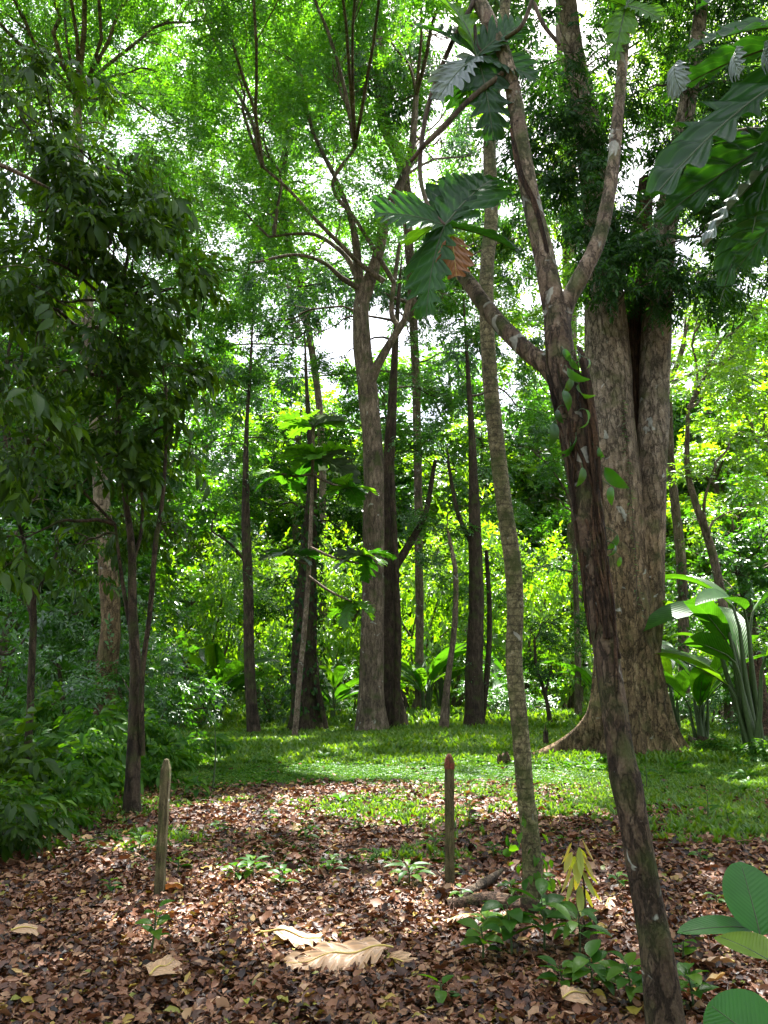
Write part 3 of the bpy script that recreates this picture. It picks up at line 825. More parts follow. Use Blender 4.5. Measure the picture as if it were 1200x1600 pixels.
# --- leaning forked tree in front (breadfruit)
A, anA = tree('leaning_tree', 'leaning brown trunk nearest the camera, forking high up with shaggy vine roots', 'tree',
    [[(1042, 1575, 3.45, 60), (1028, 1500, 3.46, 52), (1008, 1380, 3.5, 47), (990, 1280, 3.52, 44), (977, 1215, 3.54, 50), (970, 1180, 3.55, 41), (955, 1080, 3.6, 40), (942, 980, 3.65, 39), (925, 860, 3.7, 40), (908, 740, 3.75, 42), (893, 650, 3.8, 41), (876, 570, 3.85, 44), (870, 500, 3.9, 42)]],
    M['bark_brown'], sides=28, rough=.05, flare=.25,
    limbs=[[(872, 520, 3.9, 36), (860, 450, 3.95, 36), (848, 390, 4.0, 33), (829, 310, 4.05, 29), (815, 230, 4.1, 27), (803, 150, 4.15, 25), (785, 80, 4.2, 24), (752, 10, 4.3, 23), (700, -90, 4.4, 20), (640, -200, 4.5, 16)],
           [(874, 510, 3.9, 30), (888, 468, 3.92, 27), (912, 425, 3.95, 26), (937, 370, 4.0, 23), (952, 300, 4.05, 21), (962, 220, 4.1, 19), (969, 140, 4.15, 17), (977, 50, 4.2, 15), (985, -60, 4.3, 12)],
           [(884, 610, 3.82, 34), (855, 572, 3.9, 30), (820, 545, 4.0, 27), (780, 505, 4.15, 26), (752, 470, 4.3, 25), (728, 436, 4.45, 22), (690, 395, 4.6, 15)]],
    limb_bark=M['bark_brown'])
# shaggy aerial roots wound along the trunk
shag = MB()
core_pts, core_rad = pathpx([(1008, 1380, 3.5, 47), (990, 1280, 3.52, 44), (955, 1080, 3.6, 40), (942, 980, 3.65, 39), (925, 860, 3.7, 40), (908, 740, 3.75, 42), (893, 650, 3.8, 41), (876, 570, 3.85, 44), (866, 490, 3.9, 38), (850, 400, 3.98, 33)])
cq = catmull(np.hstack([np.array(core_pts), np.array(core_rad)[:, None]]), 100)
for k in range(46):
    s0 = random.randint(22, 78); ln = random.randint(10, 24); a0 = random.uniform(0, 2 * PI); tw = random.uniform(-.12, .12)
    pp = []
    for s_ in range(s0, min(99, s0 + ln), 3):
        aa = a0 + (s_ - s0) * tw + random.uniform(-.15, .15)
        pp.append(cq[s_, :3] + (cq[s_, 3] * random.uniform(.98, 1.12)) * np.array([math.cos(aa), math.sin(aa), 0]))
    if len(pp) > 3: tube(shag, pp, np.full(len(pp), random.uniform(.004, .011)), len(pp) * 3, 5, rough=.1)
# right-hand thick strip of peeling bark and roots
for (x1, y1, x2, y2, x3, y3, ww) in ((910, 560, 925, 640, 935, 730, 12), (902, 580, 917, 660, 930, 760, 9), (915, 590, 922, 700, 938, 820, 7), (925, 700, 945, 900, 965, 1100, 9), (900, 700, 930, 950, 950, 1150, 6)):
    pts, rad_ = pathpx([(x1 - 8, y1 - 20, 3.8, 2), (x1, y1, 3.76, ww), (x2, y2, 3.70, ww), (x3, y3, 3.66, ww * .7), (x3 + 8, y3 + 60, 3.64, 2)])
    tube(shag, pts, rad_, 26, 7, rough=.25)
for k in range(4):   # thin vines up the left limb
    o = random.uniform(-6, 6)
    pts, rad_ = pathpx([(878 + o, 520, 3.86, 4), (862 + o, 420, 3.92, 3), (838 + o * 1.6, 320, 3.98, 3), (815 + o * 2, 270, 4.02, 3), (800 + o, 200, 4.1, 2)])
    tube(shag, pts, rad_, 24, 5, rough=.1)
shag.obj('vine_roots', M['bark_fibre'], A)
# hanging heart leaves on it
v, f, u = leafgrid(1, .33, 8, .22, 1.1)
mbv = MB(); pos = []; dd = []; sz = []
for (px, py, s_) in ((890, 560, .13), (905, 600, .15), (880, 610, .14), (915, 640, .13), (893, 590, .12), (900, 680, .20), (910, 730, .14), (945, 730, .18), (935, 700, .12), (955, 760, .12), (880, 545, .10), (930, 690, .11), (965, 835, .16), (960, 850, .13), (870, 640, .12), (864, 660, .15), (890, 690, .14), (918, 560, .10), (905, 550, .09), (952, 1060, .08), (970, 870, .09), (886, 575, .15)):
    p = P(px, py, 3.68 + random.uniform(-.05, .05)); pos.append(p); dd.append([random.uniform(-.4, .6), random.uniform(-.5, -.1), -1]); sz.append(s_)
scatter(mbv, one(v, f, u), np.array(pos), frames(np.array(dd, float), up=np.tile([0.0, -1, .3], (len(pos), 1)), roll=rng.normal(0, .8, len(pos))), np.array(sz) * rng.uniform(.6, 1.15, len(pos)), 0)
for p in pos:
    q_ = cq[np.argmin(np.linalg.norm(cq[:, :3] - p, axis=1)), :3]
    tube(mbv, arch(q_, p, .3, 4, .02), [.004, .003, .003, .002], 6, 4, mat=1)
mbv.obj('vine_leaves', [M['mid'], M['stem']], A)

# lobed leaves
def lobed(L=.5, W=.36, n=7, droop=.35, fold=.12, seed=0, depth=.56, curl=0.0):
    r = np.random.default_rng(seed)
    ns_ = n * 10
    rows = []
    rs = [0, .34, .68, 1.0]
    for i in range(ns_ + 1):
        t = i / ns_
        env = (math.sin(PI * min(t * .93 + .07, 1) ** .85)) ** .6 * (1 - .15 * t)
        ph = (t * n + .22 * math.sin(t * 9 + seed * 1.7)) % 1.0
        lob = abs(math.sin(PI * ph)) ** .7
        dp = depth * (1 if .05 < t < .93 else .3) * (.8 + .35 * math.sin(t * 23 + seed * 3.1))
        hw = W / 2 * env * (1 - dp + dp * lob)
        sweep = hw * .78
        rows.append((t, hw, sweep))
    v, uv, f = [], [], []
    for t, hw, sweep in rows:
        for side in (-1, 1):
            for q in rs:
                x = t * L * .86 + sweep * q; y = side * hw * q
                tt = x / L
                z = -droop * L * tt * tt + fold * abs(y) * 2 - curl * (y / (W / 2)) ** 2 * L * .25 + .02 * L * math.sin(t * n * 6.28 + q * 2) * q
                v.append([x * (1 - .12 * droop), y, z]); uv.append([t, side * q, 1])
    nr = len(rs)
    for i in range(ns_):
        for s_ in (0, 1):
            for q in range(nr - 1):
                a = i * 2 * nr + s_ * nr + q
                f.append([a, a + 1, a + 1 + 2 * nr, a + 2 * nr] if s_ else [a + 2 * nr, a + 1 + 2 * nr, a + 1, a])
    return np.array(v), np.array(f), np.array(uv)

def big_leaf(parent, base, tip_dir, L, W, mat, name='leaf', roll=0., seed=0, droop=.35, fold=.12, lob=7, depth=.74, stalk=None, up=None, curl=0., label=None, vein='stem', smooth_leaf=False, flat=False, rnd=None):
    """one large leaf with midrib, and a stalk from the given point"""
    mb_ = MB()
    if smooth_leaf:
        v, f, uv = leafgrid(L, W, 14, fold, droop, prof=lambda t: (math.sin(PI * t ** .82)) ** .55)
        # more columns: bend edges
    else:
        v, f, uv = lobed(L, W, lob, droop, fold, seed, depth, curl)
    Mx = frames(np.array([tip_dir], float), up=None if up is None else np.array([up], float), roll=np.array([roll]))[0]
    base = np.asarray(base, float)
    mb_.add(v @ Mx.T + base, f, random.random() if rnd is None else rnd, 0, uv)
    xs = np.linspace(0, .93 * L, 9)
    if smooth_leaf:
        mid = v[1::3]; mid = mid[:-1]
    else:
        mid = np.stack([xs, 0 * xs, -droop * L * (xs / L) ** 2], 1); mid[:, 0] *= (1 - .12 * droop)
    mid = mid.copy(); 
    rr = np.linspace(.008, .002, len(mid)) * (L / .5) ** .7 * .7
    tube(mb_, mid @ Mx.T + base, rr, 14, 5, mat=1)
    if stalk is not None:
        tube(mb_, arch(stalk, base, .05, 4, .01), [.008, .007, .006, .006], 8, 5, mat=1)
    o = mb_.obj(name, [M[mat], M[vein]], parent)
    if label: o['label'] = label
    return o

# twigs carrying the lobed leaves of the leaning tree
tw = MB()
for cps in ([(742, 0, 4.3, 9), (700, 80, 4.25, 8), (668, 170, 4.2, 8), (656, 260, 4.15, 7), (668, 320, 4.1, 7), (694, 352, 4.1, 7)],
            [(790, 112, 4.15, 10), (740, 150, 4.1, 9), (700, 190, 4.1, 9), (665, 225, 4.1, 8), (642, 252, 4.15, 7)],
            [(760, 90, 4.2, 6), (745, 70, 4.2, 6), (742, 40, 4.2, 5)],
            [(832, 0, 4.1, 7), (815, 40, 4.1, 7), (790, 60, 4.15, 7)],
            [(834, 5, 4.4, 7), (850, 40, 4.4, 7), (875, 70, 4.4, 7)]):
    pts, rad_ = pathpx(cps); tube(tw, pts, rad_, 24, 6, rough=.08)
tw.obj('twigs', M['twig'], A)
hub = P(695, 353, 4.1)
def tow(px, py, D, frm):    # direction from a point to another
    return P(px, py, D) - frm
lobs = [ # px,py,D of tip
    (608, 325, 3.9, .30, 'bread', .3), (775, 262, 4.3, .30, 'bread', .2), (806, 378, 4.0, .26, 'bread', .4), (655, 462, 3.95, .26, 'bread', .5), (645, 365, 4.4, .24, 'bread', .2), (716, 262, 4.4, .24, 'bread', .1), (668, 420, 4.3, .22, 'bread', .7)]
for k, (px, py, D, W, mt, rl) in enumerate(lobs):
    d = tow(px, py, D, hub); L = np.linalg.norm(d) * 1.08
    big_leaf(A, hub, d + np.array([0, 0, .1 * L]), L * 1.22, W * 1.5, mt, roll=rl * (1 if k % 2 else -1), seed=k, droop=.25, up=(0, -.75, .65))
big_leaf(A, P(706, 368, 4.0), tow(716, 455, 3.95, P(706, 368, 4.0)), .31, .24, 'deadleaf', roll=.2, seed=3, droop=.1, fold=.02, up=(0, -1, .2), label='dead orange leaf hanging among green ones', vein='vein', lob=5)
hub2 = P(745, 88, 4.2)
for k, (px, py, D, W, mt) in enumerate([(690, 130, 4.0, .24, 'greyleaf'), (668, 20, 4.2, .30, 'bread'), (775, 185, 4.0, .26, 'bread'), (740, 160, 4.3, .2, 'bread'), (835, 105, 4.1, .28, 'bread'), (715, -30, 4.2, .28, 'bread'), (820, 20, 4.1, .26, 'bread'), (780, 130, 4.4, .2, 'greyleaf'), (700, 175, 4.5, .25, 'bread')]):
    d = tow(px, py, D, hub2); L = max(np.linalg.norm(d) * 1.1, .25)
    big_leaf(A, hub2, d + np.array([0, 0, .1 * L]), L * 1.1, W * 1.3, mt, roll=random.uniform(-.4, .4), seed=k + 9, droop=.3, up=(0, -.75, .65))
hub3 = P(978, 10, 4.2)
for k, (px, py, D, W) in enumerate([(1035, 10, 4.0, .2), (965, 60, 4.0, .22), (1010, -50, 4.2, .25), (920, -20, 4.1, .25)]):
    d = tow(px, py, D, hub3)
    big_leaf(A, hub3, d, np.linalg.norm(d) * 1.2, W, 'bread', roll=random.uniform(-.3, .3), seed=k + 20, droop=.3, up=(0, -.75, .65))

# --- breadfruit tree out of frame at right whose leaves hang in
B2 = thing('breadfruit_tree', (2.55, 2.9, float(gz(2.55, 2.9))), 'breadfruit tree at the upper right edge with great dark lobed leaves hanging in', 'tree')
tb = MB(); tube(tb, [(2.55, 2.9, -.1), (2.5, 2.95, 1.5), (2.42, 2.9, 3.2), (2.3, 2.8, 4.6)], [.09, .075, .06, .05], 30, 12, rough=.05)
for q in ((1.62, 2.72, 3.55), (1.55, 2.8, 3.1), (1.5, 3.1, 3.9)):
    tube(tb, arch((2.42, 2.9, 3.1 + random.random() * .5), q, .1, 5, .02), [.04, .03, .025, .02, .016], 12, 8)
tb.obj('trunk', M['bark_brown'], B2)
for k, (bx, by, bD, tx, ty, tD, W, mt, rl) in enumerate([
        (1290, 90, 2.8, 985, 262, 2.5, .40, 'bread', .2), (1280, 190, 2.9, 1030, 330, 2.7, .30, 'bread', -.3), (1260, 60, 2.7, 1010, 150, 2.9, .26, 'bread', .5),
        (1230, 250, 2.7, 1062, 385, 2.5, .20, 'greyleaf', .9), (1215, 270, 2.8, 1120, 450, 2.7, .22, 'bread', .4), (1250, 300, 2.6, 1180, 430, 2.6, .22, 'bread', -.4),
        (1280, 40, 3.0, 1060, 60, 3.0, .34, 'bread', .0), (1270, 140, 2.7, 1150, 330, 2.5, .26, 'bread', .6), (1300, 230, 2.9, 1090, 210, 3.1, .30, 'bread', .1), (1300, -40, 2.8, 1080, -10, 2.7, .3, 'bread', .3)]):
    b_ = P(bx, by, bD); d = P(tx, ty, tD) - b_
    big_leaf(B2, b_, d + np.array([0, 0, .12]), np.linalg.norm(d) * 1.05, W, mt, roll=rl, seed=30 + k, droop=.25, up=(0, -.7, .7), depth=.62, rnd=.15)
for k, (bx, by, tx, ty) in enumerate([(1055, 100, 1030, 150), (1150, 80, 1100, 135), (1195, 75, 1160, 130), (1225, 90, 1180, 140)]):
    b_ = P(bx, by, 2.6); d = P(tx, ty, 2.5) - b_
    big_leaf(B2, b_, d, .17, .13, 'greyleaf', roll=1.2 + .3 * k, seed=50 + k, droop=.6, up=(.3, -.6, .7), curl=.6, depth=.6, lob=5, label='curled grey green underside of a leaf' if k == 0 else None)

# --- ringed slender tree
ringp = [(836, 1385, 5.45, 34), (829, 1310, 5.45, 29), (820, 1230, 5.45, 27), (812, 1130, 5.45, 27), (803, 1030, 5.45, 26), (805, 950, 5.45, 26), (801, 880, 5.45, 27), (788, 790, 5.45, 25), (777, 700, 5.45, 25), (768, 620, 5.45, 24), (762, 530, 5.45, 23), (760, 430, 5.45, 22), (768, 330, 5.5, 21), (765, 230, 5.5, 20), (773, 140, 5.5, 18), (790, 0, 5.5, 16), (800, -150, 5.6, 13)]
RT, anR = tree('ringed_tree', 'slender pale ringed trunk curving up just left of the leaning tree', 'tree', [ringp], M['bark_ring'], sides=24, rough=.025, flare=.2,
    blobs=[(800, -160, 5.8, .9, .5), (740, -120, 6.2, .8, .5)], sprays=SP_LONG, size=.4, dens=3, leaf='mid')
rp_, rr_ = pathpx([(838, 1380, 5.45, 36), (832, 1330, 5.45, 34), (824, 1290, 5.45, 34)])
vine_leaves(RT, rp_, rr_, 60, .09, 'herb')
rp_, rr_ = pathpx([(768, 240, 5.5, 24), (770, 190, 5.5, 24), (772, 160, 5.5, 24)])
vine_leaves(RT, rp_, rr_, 18, .10, 'mid', name='fern_leaves')

# --- centre tree
cen = [[(580, 1136, 20.5, 48), (580, 1060, 20.5, 39), (583, 940, 20.5, 35), (584, 800, 20.5, 33), (582, 700, 20.5, 31), (575, 610, 20.5, 31), (566, 540, 20.5, 28), (564, 480, 20.5, 25), (573, 450, 20.5, 22), (590, 400, 20.5, 18), (606, 330, 20.5, 15), (640, 250, 20.5, 12), (650, 150, 20.5, 9)],
       [(576, 600, 20.4, 20), (590, 570, 20.3, 15), (610, 535, 20.2, 12), (632, 500, 20.1, 10), (640, 470, 20, 9), (656, 450, 20, 9), (690, 420, 20, 7)],
       [(626, 515, 20.2, 9), (612, 490, 20.3, 8), (616, 440, 20.4, 7), (625, 380, 20.5, 6)],
       [(565, 480, 20.5, 16), (560, 430, 20.4, 15), (556, 380, 20.2, 12), (545, 330, 20, 9), (520, 270, 20, 6)],
       [(560, 450, 20.4, 10), (535, 435, 20, 8), (505, 410, 19.6, 6), (460, 398, 19.4, 5), (400, 410, 19.2, 4)],
       [(600, 440, 20.3, 10), (560, 410, 20, 7), (535, 385, 19.6, 7), (490, 340, 19.4, 6), (455, 300, 19.2, 5), (410, 260, 19, 4)],
       [(560, 440, 20.4, 9), (540, 400, 20.6, 8), (500, 370, 20.8, 6), (470, 365, 21, 5), (420, 370, 21, 3)],
       [(615, 440, 20.2, 8), (560, 350, 19.8, 6), (520, 290, 19.5, 6), (555, 230, 19.3, 5)]]
tree('canopy_tree', 'tall brown canopy tree with wide arching branches in the centre', 'tree', cen, M['bark_mid'],
    blobs=[(330, 300, 21, 2.1, 1.3), (420, 190, 21, 2.2, 1.4), (430, 330, 22, 1.8, 1.0), (380, 430, 20, 1.7, 1.0), (520, 230, 20, 2.1, 1.4), (600, 180, 22, 2, 1.4), (640, 90, 21, 2.4, 1.5), (520, 100, 20, 2.4, 1.4), (690, 270, 22, 1.8, 1.2), (640, 330, 23, 1.6, 1.0), (340, 100, 21, 2.2, 1.4), (560, -10, 19, 2.6, 1.5), (430, 30, 20, 2.6, 1.5), (430, 500, 21, 1.5, .9), (690, 470, 21, 1.5, .9), (540, 330, 19, 1.3, .7), (300, -20, 19, 2.8, 1.4), (480, 420, 22, 1.1, .6), (660, -90, 17, 3, 1.5), (450, -120, 17, 3.2, 1.5), (560, -220, 13, 2.6, 1.1), (400, -260, 12, 2.6, 1.1), (650, -330, 11.5, 2.4, 1.0), (480, -400, 11, 2.3, 1.0), (300, -160, 15, 2.6, 1.1), (760, -120, 15, 2.2, 1.1)],  # high blobs above the frame added for shade on the foreground
    sprays=SP_SMALL, size=.72, leaf='light', dens=1.55, sides=20, flare=.35, twigs=9, r0=.07, rough=.05)

# --- other middle-distance trees
tree('vine_tree', 'dark flaring trunk close behind the centre tree trunk', 'tree',
     [[(612, 1136, 21.6, 46), (610, 1060, 21.6, 30), (607, 950, 21.6, 26), (604, 800, 21.6, 22), (612, 650, 21.6, 15), (620, 500, 21.6, 8), (628, 400, 21.6, 2)], [(618, 1134, 21.0, 12), (622, 1000, 21.0, 11), (618, 880, 21.0, 10), (612, 740, 21.0, 9)], [(608, 900, 21.6, 14), (640, 850, 21.9, 12), (665, 800, 22.4, 9), (680, 720, 23, 6)]],
     M['bark_dark'], blobs=[(610, 600, 22, 1.8, 1.5), (650, 540, 23, 1.7, 1.3), (560, 670, 23, 1.4, 1.3), (640, 700, 22.5, 1.5, 1.2), (540, 560, 23.5, 1.7, 1.2), (680, 620, 22, 1.3, 1.2), (600, 780, 22.5, 1.0, 1.0), (660, 830, 23, 1.1, .8), (500, 520, 23, 1.5, 1.0), (700, 740, 22.5, 1.0, .8)],
     sprays=SP_MID, size=.55, leaf='mid', dens=1.9, rough=.09, sides=16)
E, anE = tree('ivy_tree', 'dark thick ivy covered trunk left of the centre tree', 'tree',
     [[(478, 1138, 21.2, 48), (476, 1050, 21.2, 42), (478, 960, 21.2, 36), (482, 850, 21.2, 26), (488, 740, 21.2, 14), (480, 620, 21.2, 7), (476, 520, 21.2, 2)], [(490, 1050, 21, 12), (510, 1138, 20.8, 7)]],
     M['bark_dark'], blobs=[(480, 640, 22, 1.5, 1.2), (450, 560, 23, 1.5, 1.1), (430, 700, 23, 1.3, 1.1), (520, 720, 22.5, 1.1, 1.0), (470, 780, 22, 1.1, .9), (420, 800, 22.5, 1.2, .9), (540, 840, 23, 1.1, .9), (510, 920, 22.5, .8, .8), (440, 920, 23, .9, .9)],
     sprays=SP_MID, size=.5, leaf='dark', dens=1.8, rough=.1, sides=16)
rp_, rr_ = pathpx([(477, 1120, 21.2, 52), (476, 1000, 21.2, 46), (480, 880, 21.2, 36), (486, 780, 21.2, 26)])
vine_leaves(E, rp_, rr_, 900, .17, 'dark', name='ivy')
tree('slender_tree', 'slender dark tree with sparse crown against the sky, left of centre', 'tree',
     [[(398, 1142, 20, 20), (390, 1050, 20, 17), (388, 930, 20, 16), (384, 800, 20, 13), (385, 680, 20, 7), (392, 560, 20, 4), (396, 470, 20, 1.5)], [(385, 880, 20, 6), (360, 850, 19.8, 4), (330, 830, 19.6, 3)]],
     M['bark_dark'], blobs=[(385, 620, 20, 1.5, 1.1), (350, 700, 20, 1.2, .9), (420, 690, 20.5, 1.0, .9), (390, 780, 20, 1.1, .8), (340, 800, 20, 1.1, .7), (330, 610, 20, 1.3, .8), (400, 520, 20, 1.1, .8), (370, 870, 20.3, .8, .7), (395, 960, 20.4, .45, .8)],
     sprays=SP_SMALL, size=.5, leaf='mid', dens=2.1)
tree('sunlit_tree', 'sturdy orange brown trunk rising behind the left thicket', 'tree',
     [[(160, 1130, 17, 36), (164, 1060, 17, 34), (173, 980, 17, 30), (170, 900, 17, 29), (162, 820, 17, 26), (150, 650, 17, 22), (130, 400, 17, 18), (120, 150, 17, 13)]],
     M['bark_giant'], blobs=[(50, 40, 17, 2.2, 1.3), (150, 50, 18, 2.0, 1.2), (240, 110, 18, 1.9, 1.2), (60, 170, 18, 1.8, 1.2), (190, 210, 17.5, 1.7, 1.1), (280, 200, 19, 1.6, 1.1), (300, 380, 20, 1.5, 1.1), (250, 310, 19, 1.4, 1.0), (340, 30, 17, 1.9, 1.0), (30, 300, 19, 1.7, 1.2), (160, 380, 20, 1.8, 1.2), (60, 450, 20, 1.8, 1.3), (220, 480, 21, 1.6, 1.1), (100, -80, 15, 2.6, 1.2), (280, -100, 15, 2.6, 1.2), (-40, -20, 15, 2.2, 1.4), (150, -240, 12, 2.6, 1.1), (-60, -200, 12.5, 2.6, 1.1), (-220, -60, 13, 2.4, 1.2), (-150, 200, 12, 2.2, 1.3), (240, -400, 11, 2.4, 1.0), (20, -380, 11, 2.4, 1.0), (-240, -300, 11, 2.4, 1.0), (-180, 420, 12, 2, 1.4)],  # blobs out of view overhead were added to cast foreground shade
     sprays=SP_SMALL, size=.62, leaf='light', dens=1.7, sides=16)
IV, _ = tree('clump_tree', 'dark leafy trunk between the centre tree and the ringed tree', 'tree',
     [[(740, 1138, 21.3, 32), (741, 1050, 21.3, 28), (744, 950, 21.3, 24), (742, 830, 21.3, 20), (738, 700, 21.3, 12), (730, 560, 21.3, 6), (722, 430, 21.5, 2)], [(752, 1138, 21.6, 10), (762, 1040, 21.7, 9), (765, 960, 21.8, 8), (760, 860, 21.8, 6)], [(742, 860, 21.3, 9), (715, 800, 21.5, 7), (700, 720, 21.6, 5)]],
     M['bark_dark'], blobs=[(725, 470, 21.6, 1.3, 1.0), (740, 540, 21.2, 1.2, .9), (730, 600, 22, 1.5, 1.2), (760, 700, 22.5, 1.2, 1.0), (700, 680, 22, 1.2, .9), (740, 800, 22.5, 1.2, .8), (720, 900, 22, .9, .7), (770, 900, 22, .9, .7), (690, 520, 22, 1.5, 1.0), (830, 640, 23, 1.3, 1.0), (755, 1010, 21.8, .6, .9)],
     sprays=SP_MID, size=.5, leaf='mid', dens=1.7)
tree('thin_leaning_tree', 'thin bent bare stem between the centre tree and the dark leafy trunk', 'tree', [[(692, 1140, 20.5, 15), (700, 1060, 20.5, 10), (710, 980, 20.5, 9), (712, 900, 20.5, 8), (700, 830, 20.8, 5)]], M['bark_mid'],
     blobs=[(700, 800, 21, .8, .6), (680, 860, 21, .6, .5)], sprays=SP_MID, size=.45, leaf='mid', dens=2.2)
tree('sapling_tree', 'small dark leafy sapling in the clearing behind the ringed tree', 'small tree', [[(862, 1132, 21.5, 7), (852, 1085, 21.5, 6), (838, 1040, 21.5, 5), (835, 1000, 21.5, 4)], [(852, 1085, 21.5, 4), (862, 1040, 21.5, 3)]], M['bark_dark'],
     blobs=[(850, 1020, 21.5, 1.0, .6), (865, 960, 21.5, .9, .6), (830, 980, 21.7, .8, .5), (870, 1050, 21.6, .6, .3)], sprays=SP_MID, size=.42, leaf='dark', dens=3)
tree('thin_tree', 'thin straight trunk left of the giant tree, far side of clearing', 'tree', [[(903, 1128, 24, 12), (903, 1040, 24, 10), (900, 930, 24, 9), (895, 800, 24, 6)]], M['bark_mid'],
     blobs=[(870, 860, 24, 1.5, 1.0), (850, 770, 24, 1.6, .9), (830, 700, 25, 1.5, .9), (880, 760, 25, 1.2, .9), (860, 620, 26, 1.8, 1.2), (820, 900, 25, 1.1, .8)], sprays=SP_MID, size=.6, leaf='mid', dens=2.2)
VR, _ = tree('bent_tree', 'bent grey brown tree right of the giant tree', 'tree', [[(1140, 1140, 20, 18), (1139, 1060, 20, 16), (1132, 960, 20, 14), (1112, 860, 20, 13), (1088, 790, 20, 11), (1074, 730, 20, 9), (1075, 640, 20, 6)], [(1110, 850, 20, 7), (1100, 790, 19.7, 5), (1120, 720, 19.5, 3)]], M['bark_mid'],
     blobs=[(1090, 620, 20, 1.5, 1.0), (1150, 560, 21, 1.7, 1.1), (1110, 500, 21, 1.5, 1.0), (1170, 680, 20.5, 1.4, .9), (1120, 740, 20.5, 1.0, .6), (1190, 480, 22, 1.8, 1.1), (1080, 820, 20.8, .8, .5), (1180, 790, 21, 1.0, .7)], sprays=SP_MID, size=.6, leaf='glow', dens=1.4)
VC, _ = tree('mossy_tree', 'vine wrapped trunk just right of the giant tree', 'tree', [[(1072, 1140, 22, 16), (1068, 1020, 22, 17), (1066, 900, 22, 16), (1056, 800, 22, 14), (1048, 720, 22, 12), (1045, 600, 22, 8)]], M['bark_mid'],
     blobs=[(1060, 560, 23, 1.5, 1.1), (1050, 480, 24, 1.6, 1.0), (1040, 700, 23, .8, .6), (1130, 430, 24, 1.8, 1), (1160, 350, 24, 2, 1.2), (1190, 600, 25, 2, 1.4, 0)], sprays=SP_MID, size=.55, leaf='glow', dens=1.4)
rp_, rr_ = pathpx([(1071, 1060, 22, 26), (1068, 960, 22, 28), (1066, 880, 22, 22)])
vine_leaves(VC, rp_, rr_, 400, .15, 'dark', name='ivy')
tree('tall_tree', 'tall yellow green canopy tree rising behind the giant tree', 'tree', [[(900, 1110, 32, 22), (898, 900, 32, 20), (892, 600, 31, 20), (888, 300, 30, 24), (882, 60, 28, 26), (878, -120, 27, 24)]], M['bark_mid'],
     blobs=[(1000, 60, 26, 3.2, 1.6), (1100, 40, 25, 3.2, 1.8), (1180, 60, 24, 3, 1.8), (1150, 170, 26, 3, 1.6), (930, 20, 27, 2.6, 1.3), (800, 320, 27, 2.8, 1.8), (850, 430, 27, 2.8, 1.7), (820, 200, 27, 2.5, 1.6), (1000, 560, 30, 2.5, 1.6), (720, 200, 27, 2.4, 1.6), (1180, 290, 26, 2.6, 1.5), (830, 540, 27, 2.3, 1.5), (1100, -80, 22, 3.5, 1.6), (870, -60, 24, 3, 1.2)],
     sprays=SP_MID, size=.9, leaf='glow', dens=1.2, sides=14, r0=.12)
tree('droopy_tree', 'deep green drooping canopy tree at the top centre', 'tree', [[(655, 1118, 27, 14), (655, 900, 27, 13), (650, 600, 27, 13), (640, 400, 25, 14), (628, 260, 24, 19), (600, 190, 23, 18), (590, 60, 22, 18), (590, -80, 21, 14)]], M['bark_mid'],
     blobs=[(740, 120, 28, 2.5, 1.8), (800, 230, 28, 2.4, 1.8), (760, 320, 28, 2.2, 1.6, 0), (700, 60, 27, 2.4, 1.6), (850, 60, 28, 2.4, 1.8), (865, 360, 28, 2.2, 1.6, 0), (690, 430, 28, 2, 1.4, 0), (690, 230, 27, 2.2, 1.6), (560, 20, 26, 2.4, 1.6), (600, 60, 22, 2.2, 1.4), (660, 130, 22, 1.8, 1.2), (560, 130, 23, 2.0, 1.2), (720, 60, 22, 1.7, 1.0), (640, 200, 23, 1.4, .9), (500, 60, 23, 1.9, 1.1), (640, 420, 27, 2, 1.1), (740, 560, 27, 2.2, 1.4), (740, 380, 27, 2.2, 1.3), (580, 480, 28, 2.4, 1.3), (450, 450, 28, 2.4, 1.2), (400, 600, 28, 2.0, 1.1)],
     sprays=SP_LONG, size=.72, leaf='mid', dens=1.5, droop=.6, r0=.10)

tree('tall_tree', 'tall light green canopy tree far behind the arching branches of the centre tree', 'tree', [[(508, 1100, 36, 12), (505, 900, 36, 11), (500, 650, 36, 11), (470, 450, 35, 11), (440, 330, 34, 14), (450, 200, 33, 10)]], M['bark_mid'],
     blobs=[(430, 300, 34, 3.0, 2.0, 0), (500, 180, 33, 3.0, 2.0), (380, 180, 34, 2.8, 1.8), (500, 400, 35, 2.8, 1.7, 0), (360, 400, 35, 2.8, 1.7, 0), (440, 470, 35, 2.5, 1.6, 0), (560, 300, 34, 2.8, 1.8, 0), (280, 300, 36, 3, 2, 0), (300, 460, 36, 2.8, 1.8, 0), (640, 200, 33, 2.6, 1.8), (300, 100, 32, 2.8, 1.8), (440, 70, 31, 3, 1.8), (640, 380, 35, 2.4, 1.6, 0), (580, 60, 30, 2.4, 1.5), (200, 560, 37, 3, 1.8, 0), (230, 220, 31, 2.6, 1.8, 0), (170, 90, 30, 2.6, 1.8, 0), (60, 80, 30, 2.6, 1.8, 0), (380, 300, 33, 2.4, 1.6, 0), (480, 120, 31, 2.6, 1.7)],
     sprays=SP_MID, size=.95, leaf='light', dens=1.25, sides=12, r0=.12)

